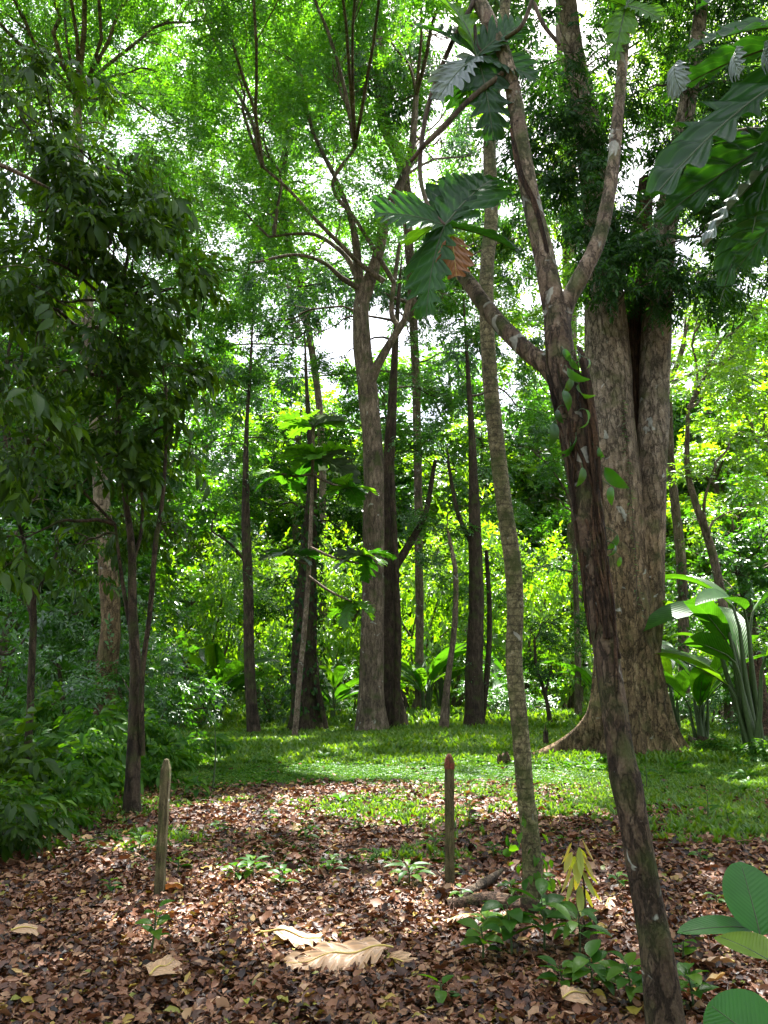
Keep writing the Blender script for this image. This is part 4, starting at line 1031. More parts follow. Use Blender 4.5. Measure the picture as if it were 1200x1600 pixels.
# --- near left trees with large leaves
HL, _ = tree('cacao_tree', 'dark forked tree at left with large drooping leaves, behind the left post', 'tree',
    [[(207, 1258, 8.6, 24), (209, 1160, 8.6, 21), (212, 1060, 8.6, 18), (207, 950, 8.6, 14), (206, 860, 8.6, 12), (195, 770, 8.6, 9), (185, 650, 8.5, 7), (190, 500, 8.3, 5)],
     [(222, 1180, 8.6, 10), (222, 1060, 8.5, 8), (235, 950, 8.4, 8), (243, 850, 8.3, 8), (255, 770, 8.2, 6), (262, 640, 8.2, 4)],
     [(208, 1010, 8.6, 7), (190, 900, 8.6, 6), (180, 820, 8.5, 4)], [(207, 880, 8.6, 7), (222, 820, 8.7, 5), (220, 720, 8.7, 4)]],
    M['bark_dark'], blobs=[(120, 230, 7.8, .95, .50), (60, 330, 7.5, .85, .5), (170, 360, 7.8, .9, .5), (240, 440, 8.2, .7, .45), (90, 470, 7.6, .85, .5), (180, 520, 8.0, .8, .45), (250, 570, 8.3, .55, .4), (60, 600, 7.8, .8, .45), (150, 650, 8.2, .8, .42), (230, 690, 8.4, .65, .40), (90, 750, 8.0, .7, .4), (190, 780, 8.6, .7, .38), (40, 840, 8.0, .5, .25), (250, 820, 8.4, .4, .3), (130, 850, 8.6, .45, .2), (30, 180, 7.2, .8, .45), (200, 270, 8.2, .6, .4), (20, 700, 7.5, .6, .5), (130, 300, 7.7, .8, .5, 0), (210, 400, 8.2, .6, .5, 0), (100, 580, 8.0, .7, .5, 0), (200, 620, 8.3, .6, .4, 0), (60, 400, 7.6, .8, .5, 0), (270, 690, 8.4, .35, .3, 0), (0, 500, 7.5, .8, .6, 0), (270, 450, 8.2, .4, .35)],
    sprays=SP_BIG, size=.33, leaf='cacao', dens=2.9, r0=.03, twigs=6, droop=.35, sides=14, carve=True)
tree('cacao_tree', 'thin forked tree at the far left edge under dark leaves', 'tree',
    [[(40, 1222, 10.8, 14), (46, 1130, 10.8, 11), (50, 1030, 10.8, 11), (52, 950, 10.8, 10), (45, 880, 10.8, 6), (25, 800, 10.6, 5)], [(52, 950, 10.8, 7), (70, 900, 10.7, 5), (85, 880, 10.6, 3)], [(53, 1000, 10.8, 6), (45, 950, 10.9, 4), (30, 910, 10.9, 3)]],
    M['bark_dark'], blobs=[(30, 800, 10.6, .9, .5), (100, 820, 10.6, .8, .45), (60, 720, 10.8, .9, .5), (0, 890, 10.5, .6, .3), (130, 900, 11, .4, .2), (0, 640, 10.5, 1.0, .6), (90, 610, 11, 1.0, .6), (-30, 450, 10, 1.2, .8), (0, 250, 10, 1.2, .8), (80, 130, 10.5, 1.1, .6)],
    sprays=SP_BIG, size=.36, leaf='cacao', dens=2.4, r0=.03, twigs=6, droop=.35, carve=True)
tree('overhanging_tree', 'tree left of the frame whose pale bare branch pokes in at the left edge', 'tree',
    [[(-120, 1330, 6.2, 40), (-110, 1000, 6.2, 34), (-100, 600, 6.2, 30), (-90, 300, 6.2, 26), (-60, 0, 6.2, 20)], [(-95, 200, 6.2, 12), (-40, 240, 6.4, 9), (20, 266, 6.6, 7), (76, 294, 6.8, 4)]],
    M['bark_mid'], blobs=[(-30, 420, 6.5, .7, .5), (0, 90, 6.8, .7, .35), (-40, 640, 6.4, .6, .5), (-60, 900, 6.6, .6, .5)], sprays=SP_BIG, size=.40, leaf='cacao', dens=1.6, r0=.03, droop=.5, carve=False)

# --- young breadfruit tree in the clearing
yb = [(460, 1136, 18.6, 9), (468, 1060, 18.6, 8.5), (476, 980, 18.6, 8), (483, 880, 18.6, 7), (487, 780, 18.6, 6), (489, 700, 18.6, 5), (490, 660, 18.6, 4)]
YB, _ = tree('young_breadfruit_tree', 'young breadfruit tree with thin pale stem and sunlit lobed leaves', 'tree', [yb], M['bark_upper'], flare=.1)
def rosette_lobed(parent, px, py, D, n, L, spread=1.0, upd=.25, mats=('bread',), seed=0, W=.75, az=None):
    c = P(px, py, D)
    for k in range(n):
        a = seed + k * 2.4 if az is None else az[k]
        big_leaf(parent, c, (math.cos(a), math.sin(a) * .8, upd + random.uniform(-.35, .35)), L * random.uniform(.85, 1.3), L * W, mats[k % len(mats)], roll=random.uniform(-.4, .4), seed=k, droop=.55, fold=.15, lob=6, rnd=random.uniform(.4, 1))
def yb_branch(a, b, D):
    bm_ = MB(); pts, rad_ = pathpx([(a[0], a[1], D, 5), ((a[0] + b[0]) / 2, (a[1] + b[1]) / 2 + 4, D, 4), (b[0], b[1], D - .2, 3)]); tube(bm_, pts, rad_, 8, 5)
    bm_.obj('branch', M['bark_upper'], YB)
rosette_lobed(YB, 489, 668, 18.6, 8, .95, upd=.5, seed=.3, mats=('bread', 'bread', 'greyleaf'))
rosette_lobed(YB, 500, 715, 18.5, 10, 1.1, upd=.15, seed=1.3, mats=('bread', 'bread', 'greyleaf'))
yb_branch((487, 740), (545, 762), 18.5); rosette_lobed(YB, 545, 762, 18.3, 7, .8, upd=.1, seed=2.0)
yb_branch((487, 740), (440, 740), 18.6); rosette_lobed(YB, 440, 742, 18.6, 5, .8, upd=.0, seed=.8)
yb_branch((484, 855), (560, 880), 18.5); rosette_lobed(YB, 568, 868, 18.3, 7, .9, upd=.15, seed=.5, mats=('bread', 'greyleaf', 'bread'))
yb_branch((485, 880), (455, 870), 18.5); rosette_lobed(YB, 455, 868, 18.2, 7, .75, upd=.2, seed=1.1, mats=('greyleaf', 'bread'))
yb_branch((481, 900), (550, 940), 18.5); rosette_lobed(YB, 552, 942, 18.4, 5, .8, upd=-.1, seed=1.9)

# ------------------------------------------------------------------ paddle-leaved clumps (heliconia, banana)
def paddle(name, loc, label, cat, n, H, L, W, mat='helico', group=None, lean=.45, seed=0, az=None, parts=True, droop=.7, el=None):
    if not parts: H *= .85; L *= 1.45; W *= 1.5
    r = random.Random(seed)
    loc = np.array([loc[0], loc[1], float(gz(loc[0], loc[1]))])
    root = thing(name, loc, label, cat, group)
    allm = MB()
    for k in range(n):
        a = (az[k] if az else k * 2.4 + r.uniform(-.4, .4)); tl = lean * r.uniform(.3, 1.2)
        h = H * r.uniform(.45, 1.0); ll = L * r.uniform(.8, 1.1)
        b0 = loc + np.array([r.uniform(-.05, .05) * H, r.uniform(-.05, .05) * H, -.02])
        top = b0 + np.array([math.cos(a) * tl * h * .5, math.sin(a) * tl * h * .5, h])
        mbp = MB() if parts else allm
        e_ = el[k] if el else r.uniform(.6, 1.5)
        d = np.array([math.cos(a), math.sin(a), e_])
        v, f, uv = leafgrid(ll, W * r.uniform(.8, 1.1), 9, .22, droop * r.uniform(.6, 1.3), prof=lambda t: math.sin(PI * t ** .9) ** .6)
        Mx = frames(d[None], roll=np.array([r.uniform(-.6, .6)]))[0]
        mbp.add(v @ Mx.T + top, f, r.random(), 0, uv)
        tube(mbp, [b0, b0 * .5 + top * .5 + [0, 0, .03], top, top + (v[13] @ Mx.T)], [.05 * H / 2, .035 * H / 2, .016 * H / 2, .006], 10, 7, mat=1)
        if parts: mbp.obj('leaf', [M[mat], M['stem']], root)
    if not parts: allm.obj('leaves', [M[mat], M['stem']], root)
    return root
g1 = P(1060, 1140, 13.2)
paddle('banana_plant', P(1180, 1120, 14.0), 'large banana plant with arching leaves at the right edge', 'plant', 12, 2.7, 2.0, .55, lean=.45, seed=5, az=[2.9, 3.3, .3, 2.2, 4.0, 1.2, 3.7, 5.2, 2.6, 3.0, 3.5, 2.4], el=[.5, .1, .9, 1.6, .3, 1.5, 1.2, .5, .0, .9, .6, 1.1])
paddle('banana_plant', P(1095, 1130, 15.8), 'banana plant standing between the giant tree and the bent tree', 'plant', 9, 1.8, 1.9, .48, lean=.35, seed=8)
paddle('heliconia_clump', P(1055, 1120, 19), 'upright paddle leaved plant by the vine wrapped trunk', 'plant', 8, 1.8, 1.3, .28, lean=.35, seed=9, parts=False)
paddle('heliconia_clump', P(338, 1120, 23), 'tall paddle leaved clump left of the slender dark tree', 'plant', 16, 1.7, 1.4, .30, seed=11, parts=False, lean=.5)
paddle('heliconia_clump', P(318, 1120, 25), 'paddle leaved clump behind and left of the tall one', 'plant', 10, 1.5, 1.2, .26, seed=12, parts=False)
paddle('heliconia_clump', P(520, 1120, 23.5), 'paddle leaved plants between ivy trunk and centre tree', 'plant', 10, 1.3, 1.1, .24, seed=13, parts=False)
paddle('heliconia_clump', P(665, 1115, 26), 'paddle leaved plants right of the centre tree', 'plant', 14, 2.0, 1.5, .30, seed=14, parts=False)
paddle('heliconia_clump', P(690, 1110, 29), 'bright paddle leaved plants far behind the thin bent stem', 'plant', 12, 2.2, 1.6, .32, seed=15, parts=False)
paddle('heliconia_clump', P(790, 1112, 27), 'paddle leaved plants behind the ringed trunk', 'plant', 12, 1.9, 1.4, .30, seed=16, parts=False)
paddle('heliconia_clump', P(935, 1118, 24), 'paddle leaved plants just left of the giant tree trunk', 'plant', 8, 1.4, 1.1, .26, seed=17, parts=False)
paddle('heliconia_clump', P(1160, 1130, 19), 'paddle leaved plants right of the bent tree', 'plant', 10, 1.6, 1.2, .28, seed=18, parts=False)

# broad leaved plant at lower right corner
BR = thing('broad_leaf_plant', (1.72, 2.9, float(gz(1.72, 2.9))), 'broad smooth leaved plant at the lower right corner with one sunlit coloured leaf', 'plant')
bb = np.array([1.72, 2.9, .03])
def broad(basep, tipp, bD, tD, W, mat, roll=0., up=(0, -.8, .6), droop=.25, lab=None):
    b_ = P(*basep, bD); d = P(*tipp, tD) - b_
    big_leaf(BR, b_, d, np.linalg.norm(d) * 1.03, W, mat, roll=roll, up=up, droop=droop, smooth_leaf=True, fold=.12, stalk=bb, label=lab, rnd=.5)
broad((1188, 1462), (1160, 1345), 2.75, 2.9, .20, 'broad', droop=.15)
broad((1175, 1450), (1062, 1440), 2.8, 2.75, .095, 'broad', up=(0, -.35, 1), droop=.3)
broad((1200, 1500), (1122, 1452), 2.45, 2.6, .155, 'sunlit_broad', roll=.2, up=(.1, -.7, .7), lab='broad leaf coloured lime green as if sunlit')
broad((1215, 1650), (1100, 1560), 2.2, 2.4, .19, 'broad', roll=-.3, up=(-.3, -.5, .8))
broad((1240, 1560), (1230, 1420), 2.6, 2.7, .15, 'broad', roll=.3)

# ------------------------------------------------------------------ posts, log, stumps
def post(px, py_top, py_bot, D, wpx, lean, label, red=False, name='wooden_post', pointed=True):
    b_ = P(px, py_bot, D); b_[2] = float(gz(b_[0], b_[1])); tp = P(px + lean, py_top, D)
    root = thing(name, b_, label, 'post', 'weathered wooden posts')
    H = tp[2] - b_[2]; hw = wpx / 2 / 1200 * D; hd = hw * .9
    mb_ = MB(); n = 16; prof = []
    sides = [(-1, -1), (-.2, -1.08), (1, -.95), (1.05, 0), (1, 1), (0, 1.05), (-1, 1), (-1.04, .1)]
    V = []
    cut = .90 if red else 1.0
    for i in range(n + 1):
        t_ = i / n * cut
        z = -.08 + (H + .08) * t_
        k = 1.0 if t_ < .93 else max(.25, 1 - ((t_ - .93) / .07) ** 2.2 * (.75 if red else .5))
        ox = (tp[0] - b_[0]) * t_
        for sx_, sy_ in sides:
            V.append([b_[0] + ox + sx_ * hw * k * (1 + .05 * math.sin(i * 1.7 + sx_ * 3)), b_[1] + sy_ * hd * k * (1 + .04 * math.sin(i * 2.3 + sy_)), b_[2] + z])
    ns_ = len(sides)
    F = [[i * ns_ + j, i * ns_ + (j + 1) % ns_, (i + 1) * ns_ + (j + 1) % ns_, (i + 1) * ns_ + j] for i in range(n) for j in range(ns_)]
    mb_.add(V, F, smooth=False)
    e = n * ns_; top = V[e:e + ns_]; c_ = np.mean(top, axis=0) + [0, 0, .01]
    mb_.add(top + [list(c_)], [[j, (j + 1) % ns_, ns_] for j in range(ns_)], smooth=False)
    mb_.obj('shaft', M['wood'], root)
    if red:
        mb_ = MB(); V = []; m_ = 6
        for i in range(m_ + 1):
            t_ = .895 + .105 * i / m_; z = -.08 + (H + .08) * t_
            k = 1.07 * (1 - max(0, (i / m_ - .35) / .65) ** 1.8 * .72); ox = (tp[0] - b_[0]) * t_
            for sx_, sy_ in sides: V.append([b_[0] + ox + sx_ * hw * k, b_[1] + sy_ * hd * k, b_[2] + z])
        F = [[i * ns_ + j, i * ns_ + (j + 1) % ns_, (i + 1) * ns_ + (j + 1) % ns_, (i + 1) * ns_ + j] for i in range(m_) for j in range(ns_)]
        mb_.add(V, F, smooth=False); e = m_ * ns_; top = V[e:]; c_ = np.mean(top, axis=0)
        mb_.add(top + [list(c_)], [[j, (j + 1) % ns_, ns_] for j in range(ns_)], smooth=False)
        mb_.obj('painted_tip', M['redpaint'], root)
    return root
post(250, 1187, 1380, 5.45, 13, 10, 'weathered grey wooden post leaning slightly at left, mossy sides')
post(702, 1178, 1357, 5.85, 13.5, 0, 'upright wooden post with faded red painted tip', red=True)
post(328, 1108, 1138, 22, 5, 0, 'small dark stake far off in grass by the paddle leaves', name='stake')
post(858, 1112, 1136, 22.5, 3, 0, 'tiny dark stake in the far clearing beside the sapling', name='stake')

def lump(name, c, r, mat, label, cat, seed=0, spikes=0.3, rot=0):
    """broken stump: a ragged upright of rotten wood"""
    root = np.array([c[0], c[1], float(gz(c[0], c[1]))]); mb_ = MB(); ns_, nn = 20, 10
    rr_ = np.random.default_rng(seed); top = 1 + spikes * rr_.uniform(-1, 1, ns_)
    V = []
    for i in range(nn + 1):
        t_ = i / nn
        for j in range(ns_):
            a_ = 2 * PI * j / ns_
            k = (1.35 - .55 * t_ ** .5) * (1 + .12 * math.sin(3 * a_ + seed) + .07 * math.sin(7 * a_ + 2 * i * .3))
            V.append([root[0] + r[0] * k * math.cos(a_), root[1] + r[1] * k * math.sin(a_), root[2] - .05 + (r[2] * top[j] + .05) * t_])
    F = [[i * ns_ + j, i * ns_ + (j + 1) % ns_, (i + 1) * ns_ + (j + 1) % ns_, (i + 1) * ns_ + j] for i in range(nn) for j in range(ns_)]
    mb_.add(V, F); e = nn * ns_
    cc = np.mean(V[e:], axis=0) - [0, 0, r[2] * .25]
    mb_.add(V[e:] + [list(cc)], [[j, (j + 1) % ns_, ns_] for j in range(ns_)])
    o = mb_.obj(name, mat); tag(o, label, cat); return o
lump('rotten_stump', P(918, 1440, 4.65), (.055, .055, .13), M['rot'], 'small rotten stump below the yellow leaved seedling', 'stump', 1)
lump('rotten_stump', P(787, 1183, 13.2), (.13, .1, .18), M['rot'], 'dark low stump in the grass left of the ringed trunk', 'stump', 2, .5)
lump('rotten_stump', P(853, 1165, 15.4), (.06, .05, .32), M['bark_dark'], 'black pointed stump by the giant tree root', 'stump', 3, .8)
lump('rotten_stump', P(1188, 1130, 17), (.2, .18, 1.6), M['rot'], 'tall brown broken stump under the banana plant at right edge', 'stump', 4, .2)
lump('rotten_stump', P(1100, 1170, 15.2), (.3, .2, .22), M['bark_dark'], 'low dark mound of roots right of the giant tree', 'stump', 5, .4)
def log(name, pts, rad, mat, label):
    mb_ = MB(); pts = [np.array(p) for p in pts]
    tube(mb_, pts, rad, 26, 14, rough=.10)
    e = catmull(np.array(pts), 3)[0]
    th_ = np.linspace(0, 2 * PI, 12, endpoint=False)
    o = mb_.obj(name, mat); tag(o, label, 'log'); return o
a_ = G(700, 1425); b_ = G(842, 1432); c_ = G(770, 1424)
log('fallen_log', [a_ + [-.01, 0, .03], c_ + [0, .03, .04], b_ + [0, 0, .04]], [.045, .06, .055], M['rot'], 'mossy rotting log lying below the ringed trunk')
a_ = G(640, 1392); b_ = G(760, 1408)
log('fallen_branch', [G(715, 1412) + [0, 0, .03], G(760, 1395) + [0, 0, .07], G(785, 1380) + [0, 0, .09]], [.03, .03, .015], M['bark_dark'], 'dark broken branch propped on the rotting log')
log('fallen_branch', [G(690, 1395) + [0, 0, .01], G(600, 1416) + [0, 0, .02], G(540, 1440) + [0, 0, .012]], [.008, .008, .004], M['rot'], 'thin dry stick lying on the litter left of the log')
log('fallen_branch', [G(800, 1480) + [0, 0, .02], G(870, 1492) + [0, 0, .03], G(960, 1488) + [0, 0, .02]], [.012, .014, .006], M['rot'], 'dry stick lying among seedlings left of the leaning trunk')

# ------------------------------------------------------------------ big fallen leaves
def fallen(px1, py1, px2, py2, W, label, seed, lob=6, mat='tanleaf', roll=0., depth=.6, stalk=.0, droop=.08, dz=.075):
    a_ = G(px1, py1) + [0, 0, dz]; b_ = G(px2, py2) + [0, 0, dz]
    root = thing('fallen_leaf', a_ - [0, 0, dz], label, 'fallen leaf', 'large dry fallen leaves')
    d = b_ - a_; L = np.linalg.norm(d)
    mb_ = MB(); v, f, uv = lobed(L * 1.05, W, lob, droop, .02, seed, depth, .35)
    v[:, 2] += .012 * np.sin(v[:, 0] * 25) + .010 * np.sin(v[:, 1] * 40)
    Mx = frames(d[None], roll=np.array([roll]))[0]
    mb_.add(v @ Mx.T + a_, f, .6, 0, uv); mb_.obj('blade', M[mat], root)
    mb_ = MB(); xs = np.linspace(-stalk, L * .92, 10)
    mid = np.stack([xs * (1 - .12 * droop), 0 * xs, -droop * L * np.clip(xs / L, 0, 1) ** 2 + .004 + .012 * np.sin(xs * 25)], 1)
    tube(mb_, mid @ Mx.T + a_, np.linspace(.0055, .0015, 10), 24, 6); mb_.obj('midrib', M['vein'], root)
fallen(606, 1504, 428, 1524, .36, 'largest dry tan lobed leaf with yellow midrib on the litter', 4, 7, roll=-.22, stalk=.03)
fallen(425, 1478, 510, 1486, .24, 'dry tan leaf with forked tip just above the largest one', 5, 5, stalk=.07)
fallen(232, 1552, 275, 1516, .24, 'small pale three pointed dry leaf at lower left', 6, 3, roll=.15)
fallen(605, 1508, 655, 1520, .14, 'curled brown dry leaf touching the stalk of the largest leaf', 7, 4, roll=.6, dz=.03)
fallen(285, 1405, 235, 1396, .13, 'curled orange dry leaf at the foot of the left post', 8, 4, roll=.3, mat='deadleaf')
fallen(745, 1455, 690, 1452, .15, 'ragged brown dry leaf just below the rotting log', 9, 5, roll=.1)
fallen(15, 1478, 60, 1472, .17, 'dry tan leaf by the left edge of the photo', 10, 4)
fallen(1150, 1530, 1090, 1520, .14, 'dry tan leaf between leaning trunk and corner plant', 11, 4, roll=.3)
fallen(880, 1590, 925, 1570, .16, 'dry tan leaf left of the base of the leaning trunk', 12, 4, roll=.2)
fallen(960, 1420, 930, 1440, .12, 'curled dry leaf beside the small rotten stump', 13, 4, roll=.5, dz=.06)
mb_ = MB(); v, f, u = leafgrid(.06, .032, 5, .3, .3); p = G(383, 1577) + [0, 0, .04]; mb_.add(v @ frames(np.array([[.3, -1, .2]]))[0].T + p, f, .5, 0, u)
tag(mb_.obj('fallen_leaf', M['yellow']), 'small bright yellow leaf on the litter at bottom', 'fallen leaf')

# ------------------------------------------------------------------ seedlings and low plants
def seedling(px, py, h, n, L, W, label, mat='herb', seed=0, name='seedling', droop=.7, up=.25, D=None, leafy_from=.45, cat='seedling', group='green seedlings in the litter'):
    r = random.Random(seed); base = G(px, py)
    root = thing(name, base, label, cat, group)
    st = MB(); top = base + [r.uniform(-.12, .12) * h, r.uniform(-.1, .1) * h, h]
    pts = [base - [0, 0, .02], base * .5 + top * .5 + [.03 * h, 0, 0], top]
    tube(st, pts, [.005 + h * .01, .004 + h * .007, .003], 10, 6); st.obj('stem', M['stem'] if mat != 'yellow' else M['twig'], root)
    lm = MB(); q = catmull(np.array(pts), 20)
    for k in range(n):
        t_ = leafy_from + (1 - leafy_from) * k / max(1, n - 1)
        a_ = k * 2.4 + r.uniform(-.4, .4); b_ = q[int(t_ * 19)]
        v, f, u = leafgrid(L * r.uniform(.75, 1.15), W * r.uniform(.8, 1.1), 6, .15, droop * r.uniform(.6, 1.3))
        d = np.array([math.cos(a_), math.sin(a_), up + r.uniform(-.3, .3)])
        Mx = frames(d[None], roll=np.array([r.uniform(-.35, .35)]))[0]
        off = norm(d) * L * .15
        lm.add(v @ Mx.T + b_ + off, f, r.random(), 0, u)
        tube(lm, [b_, b_ + off * 1.1], [.002, .0015], 3, 4, mat=1)
    lm.obj('leaves', [M[mat], M['stem']], root)
    return root
sd = [
 (233, 1500, .24, 9, .10, .055, 'seedling with oval leaves standing alone below the left post'),
 (395, 1375, .13, 12, .15, .05, 'low leafy plant in a patch of sun right of the left post'),
 (365, 1380, .12, 9, .13, .05, 'low dark leafy plant just left of the sunlit one'),
 (478, 1318, .16, 7, .12, .05, 'dark drooping seedling in litter left of centre'),
 (640, 1385, .14, 14, .18, .05, 'feathery low plant just left of the red tipped post'),
 (705, 1375, .10, 9, .09, .04, 'small herb at the foot of the red tipped post'),
 (732, 1290, .24, 10, .13, .05, 'leggy plant with yellowing leaves right of the red tipped post'),
 (755, 1510, 0.192, 11, 0.127, 0.066, 'bright seedling left of the big seedling cluster'),
 (800, 1500, 0.264, 13, 0.161, 0.084, 'seedling cluster with broad leaves below the log'),
 (850, 1495, 0.288, 12, 0.184, 0.090, 'tallest broad leaved seedling left of the leaning trunk'),
 (905, 1500, 0.240, 11, 0.196, 0.066, 'pale narrow leaved seedling just left of the leaning trunk'),
 (925, 1560, 0.168, 13, 0.138, 0.078, 'broad leaved plant at the left foot of the leaning trunk'),
 (985, 1580, 0.192, 15, 0.138, 0.054, 'bright narrow leaved herb in front of the leaning trunk'),
 (1030, 1600, 0.216, 16, 0.115, 0.048, 'light green herb in front of the trunk base'),
 (1085, 1585, 0.168, 12, 0.115, 0.060, 'low herb right of the leaning trunk base'),
 (1065, 1510, .12, 6, .09, .05, 'small seedling right behind the leaning trunk base'),
 (690, 1570, .09, 5, .10, .055, 'small dark seedling right of the largest dry leaf'),
 (845, 1395, .12, 12, .10, .05, 'leafy herb around the base of the ringed trunk'),
 (800, 1405, .10, 8, .10, .045, 'low herb left of the ringed trunk base'),
 (720, 1415, .10, 7, .09, .04, 'low herb beside the dark broken branch'),
 (1105, 1290, .30, 7, .16, .06, 'tall thin seedling with grey leaves right of the leaning trunk'),
 (1140, 1300, .22, 5, .15, .05, 'smaller grey leaved seedling further right'),
 (215, 1335, .16, 7, .12, .06, 'pale oval leaved seedling left of the left post'),
 (275, 1370, .14, 4, .12, .06, 'dark seedling just right of the left post'),
 (305, 1250, .26, 16, .20, .06, 'rounded bush of drooping leaves behind the left post'),
 (332, 1235, .85, 14, .20, .035, 'tall yellow green leafy shoot in the sunlit weeds'),
 (420, 1290, .14, 8, .10, .04, 'low herb at the edge of the bright litter'),
 (1010, 1235, .30, 8, .18, .05, 'upright seedling in the grass right of the leaning trunk'),
 (880, 1560, 0.144, 11, 0.115, 0.054, 'small herb left of the broad leaved plant'),
 (1120, 1420, .08, 5, .08, .035, 'tiny herb left of the corner plant'),
]
sd += [(440, 1390, .12, 8, .12, .05, 'small bright plant in the sunlit litter right of the sunny low plant'), (520, 1370, .13, 9, .11, .05, 'low green herb midway between the two posts'),
 (590, 1360, .14, 11, .14, .04, 'ferny herb left of the feathery plant by the red tipped post'), (560, 1300, .10, 8, .09, .04, 'tiny herb in the bright litter behind the midway herb'),
 (340, 1310, .12, 8, .11, .05, 'low herb right of the left post in half shade'), (170, 1400, .09, 6, .09, .045, 'tiny seedling in the litter left of the left post foot'),
 (680, 1340, .16, 12, .13, .035, 'grassy herb behind the red tipped post'), (770, 1345, .13, 8, .09, .04, 'small seedling between the red tipped post and ringed trunk'),
 (965, 1390, .10, 6, .10, .045, 'small herb right of the hanging yellow leaves'), (870, 1450, .14, 8, .12, .06, 'leafy herb beside the small rotten stump'),
 (760, 1465, .12, 8, .11, .06, 'broad leaved herb below the left end of the log'), (1095, 1350, .10, 6, .09, .04, 'tiny herb in the litter above the corner plant')]
for k, s_ in enumerate(sd):
    seedling(*s_, seed=k, droop=.9 if k in (3, 24) else .6, up=.1 if k == 24 else .35)
# seedling with hanging yellow leaves
yb_ = G(915, 1440)
ys = thing('yellow_seedling', yb_, 'seedling with hanging bright yellow leaves in front of the ringed trunk', 'seedling')
st = MB(); tube(st, [yb_ - [0, 0, .03], yb_ + [.0, 0, .25], yb_ + [-.03, 0, .44]], [.008, .006, .004], 12, 6); st.obj('stem', M['twig'], ys)
for k in range(17):
    t_ = k / 16; a_ = k * 2.4
    b_ = yb_ + np.array([-.03 + .035 * math.cos(a_), .035 * math.sin(a_), .47 - .27 * t_])
    lm = MB(); v, f, u = leafgrid(random.uniform(.14, .21), random.uniform(.040, .060), 8, .3, -.5)
    d = np.array([math.cos(a_) * random.uniform(.1, .5), math.sin(a_) * .4, -1])
    lm.add(v @ frames(d[None], up=np.array([[math.cos(a_), math.sin(a_), .3]]), roll=np.array([random.uniform(-.6, .6)]))[0].T + b_, f, random.random(), 0, u)
    lm.obj('leaf', M['yellow'], ys)

# ------------------------------------------------------------------ shrubs of the left thicket and beyond
def bush_proto(name, seed, leaf, sprays, size, n, rh, rv, stems=5):
    root = thing(name, (0, 0, 0), 'x', 'shrub')
    lf = MB(); wd = MB()
    cl = fill_blob(lf, (0, 0, rv * .95), (rh, rh, rv), n, sprays, size, .1, carve=False, hollow=.15)
    for k in range(stems):
        tube(wd, arch((0, 0, -.05), cl[k], .05, 5, .05), [.03 * rh, .025 * rh, .02 * rh, .012 * rh, .006 * rh], 8, 5)
    lf.obj('foliage', M[leaf], root); wd.obj('stems', M['twig'], root)
    return root
def copy_tree(o):
    c = o.copy(); COL.objects.link(c)
    for ch in o.children:
        d = ch.copy(); COL.objects.link(d); d.parent = c
    return c
PR = {}
PR['dark'] = bush_proto('shrub', 1, 'cacao', SP_BIG, .42, 190, .8, .6)
PR['dark2'] = bush_proto('shrub', 2, 'herb', SP_BIG, .36, 220, .8, .5)
PR['mid'] = bush_proto('shrub', 3, 'mid', SP_MID, .5, 330, 1.3, 1.0)
PR['glow'] = bush_proto('shrub', 4, 'glow', SP_MID, .6, 330, 1.5, 1.3)
used = set()
def bush(kind, px, D, s_, label, sz=1.0, group='shrubs of the thicket'):
    p = np.array([(px - 600) / 1200 * D * 1.0, D, 0.]); p[2] = gz(p[0], p[1])
    o = PR[kind] if kind not in used else copy_tree(PR[kind]); used.add(kind)
    o.location = tuple(p); o.rotation_euler = (0, 0, random.uniform(0, 6.28)); o.scale = (s_, s_, s_ * sz)
    tag(o, label, 'shrub', group); return o
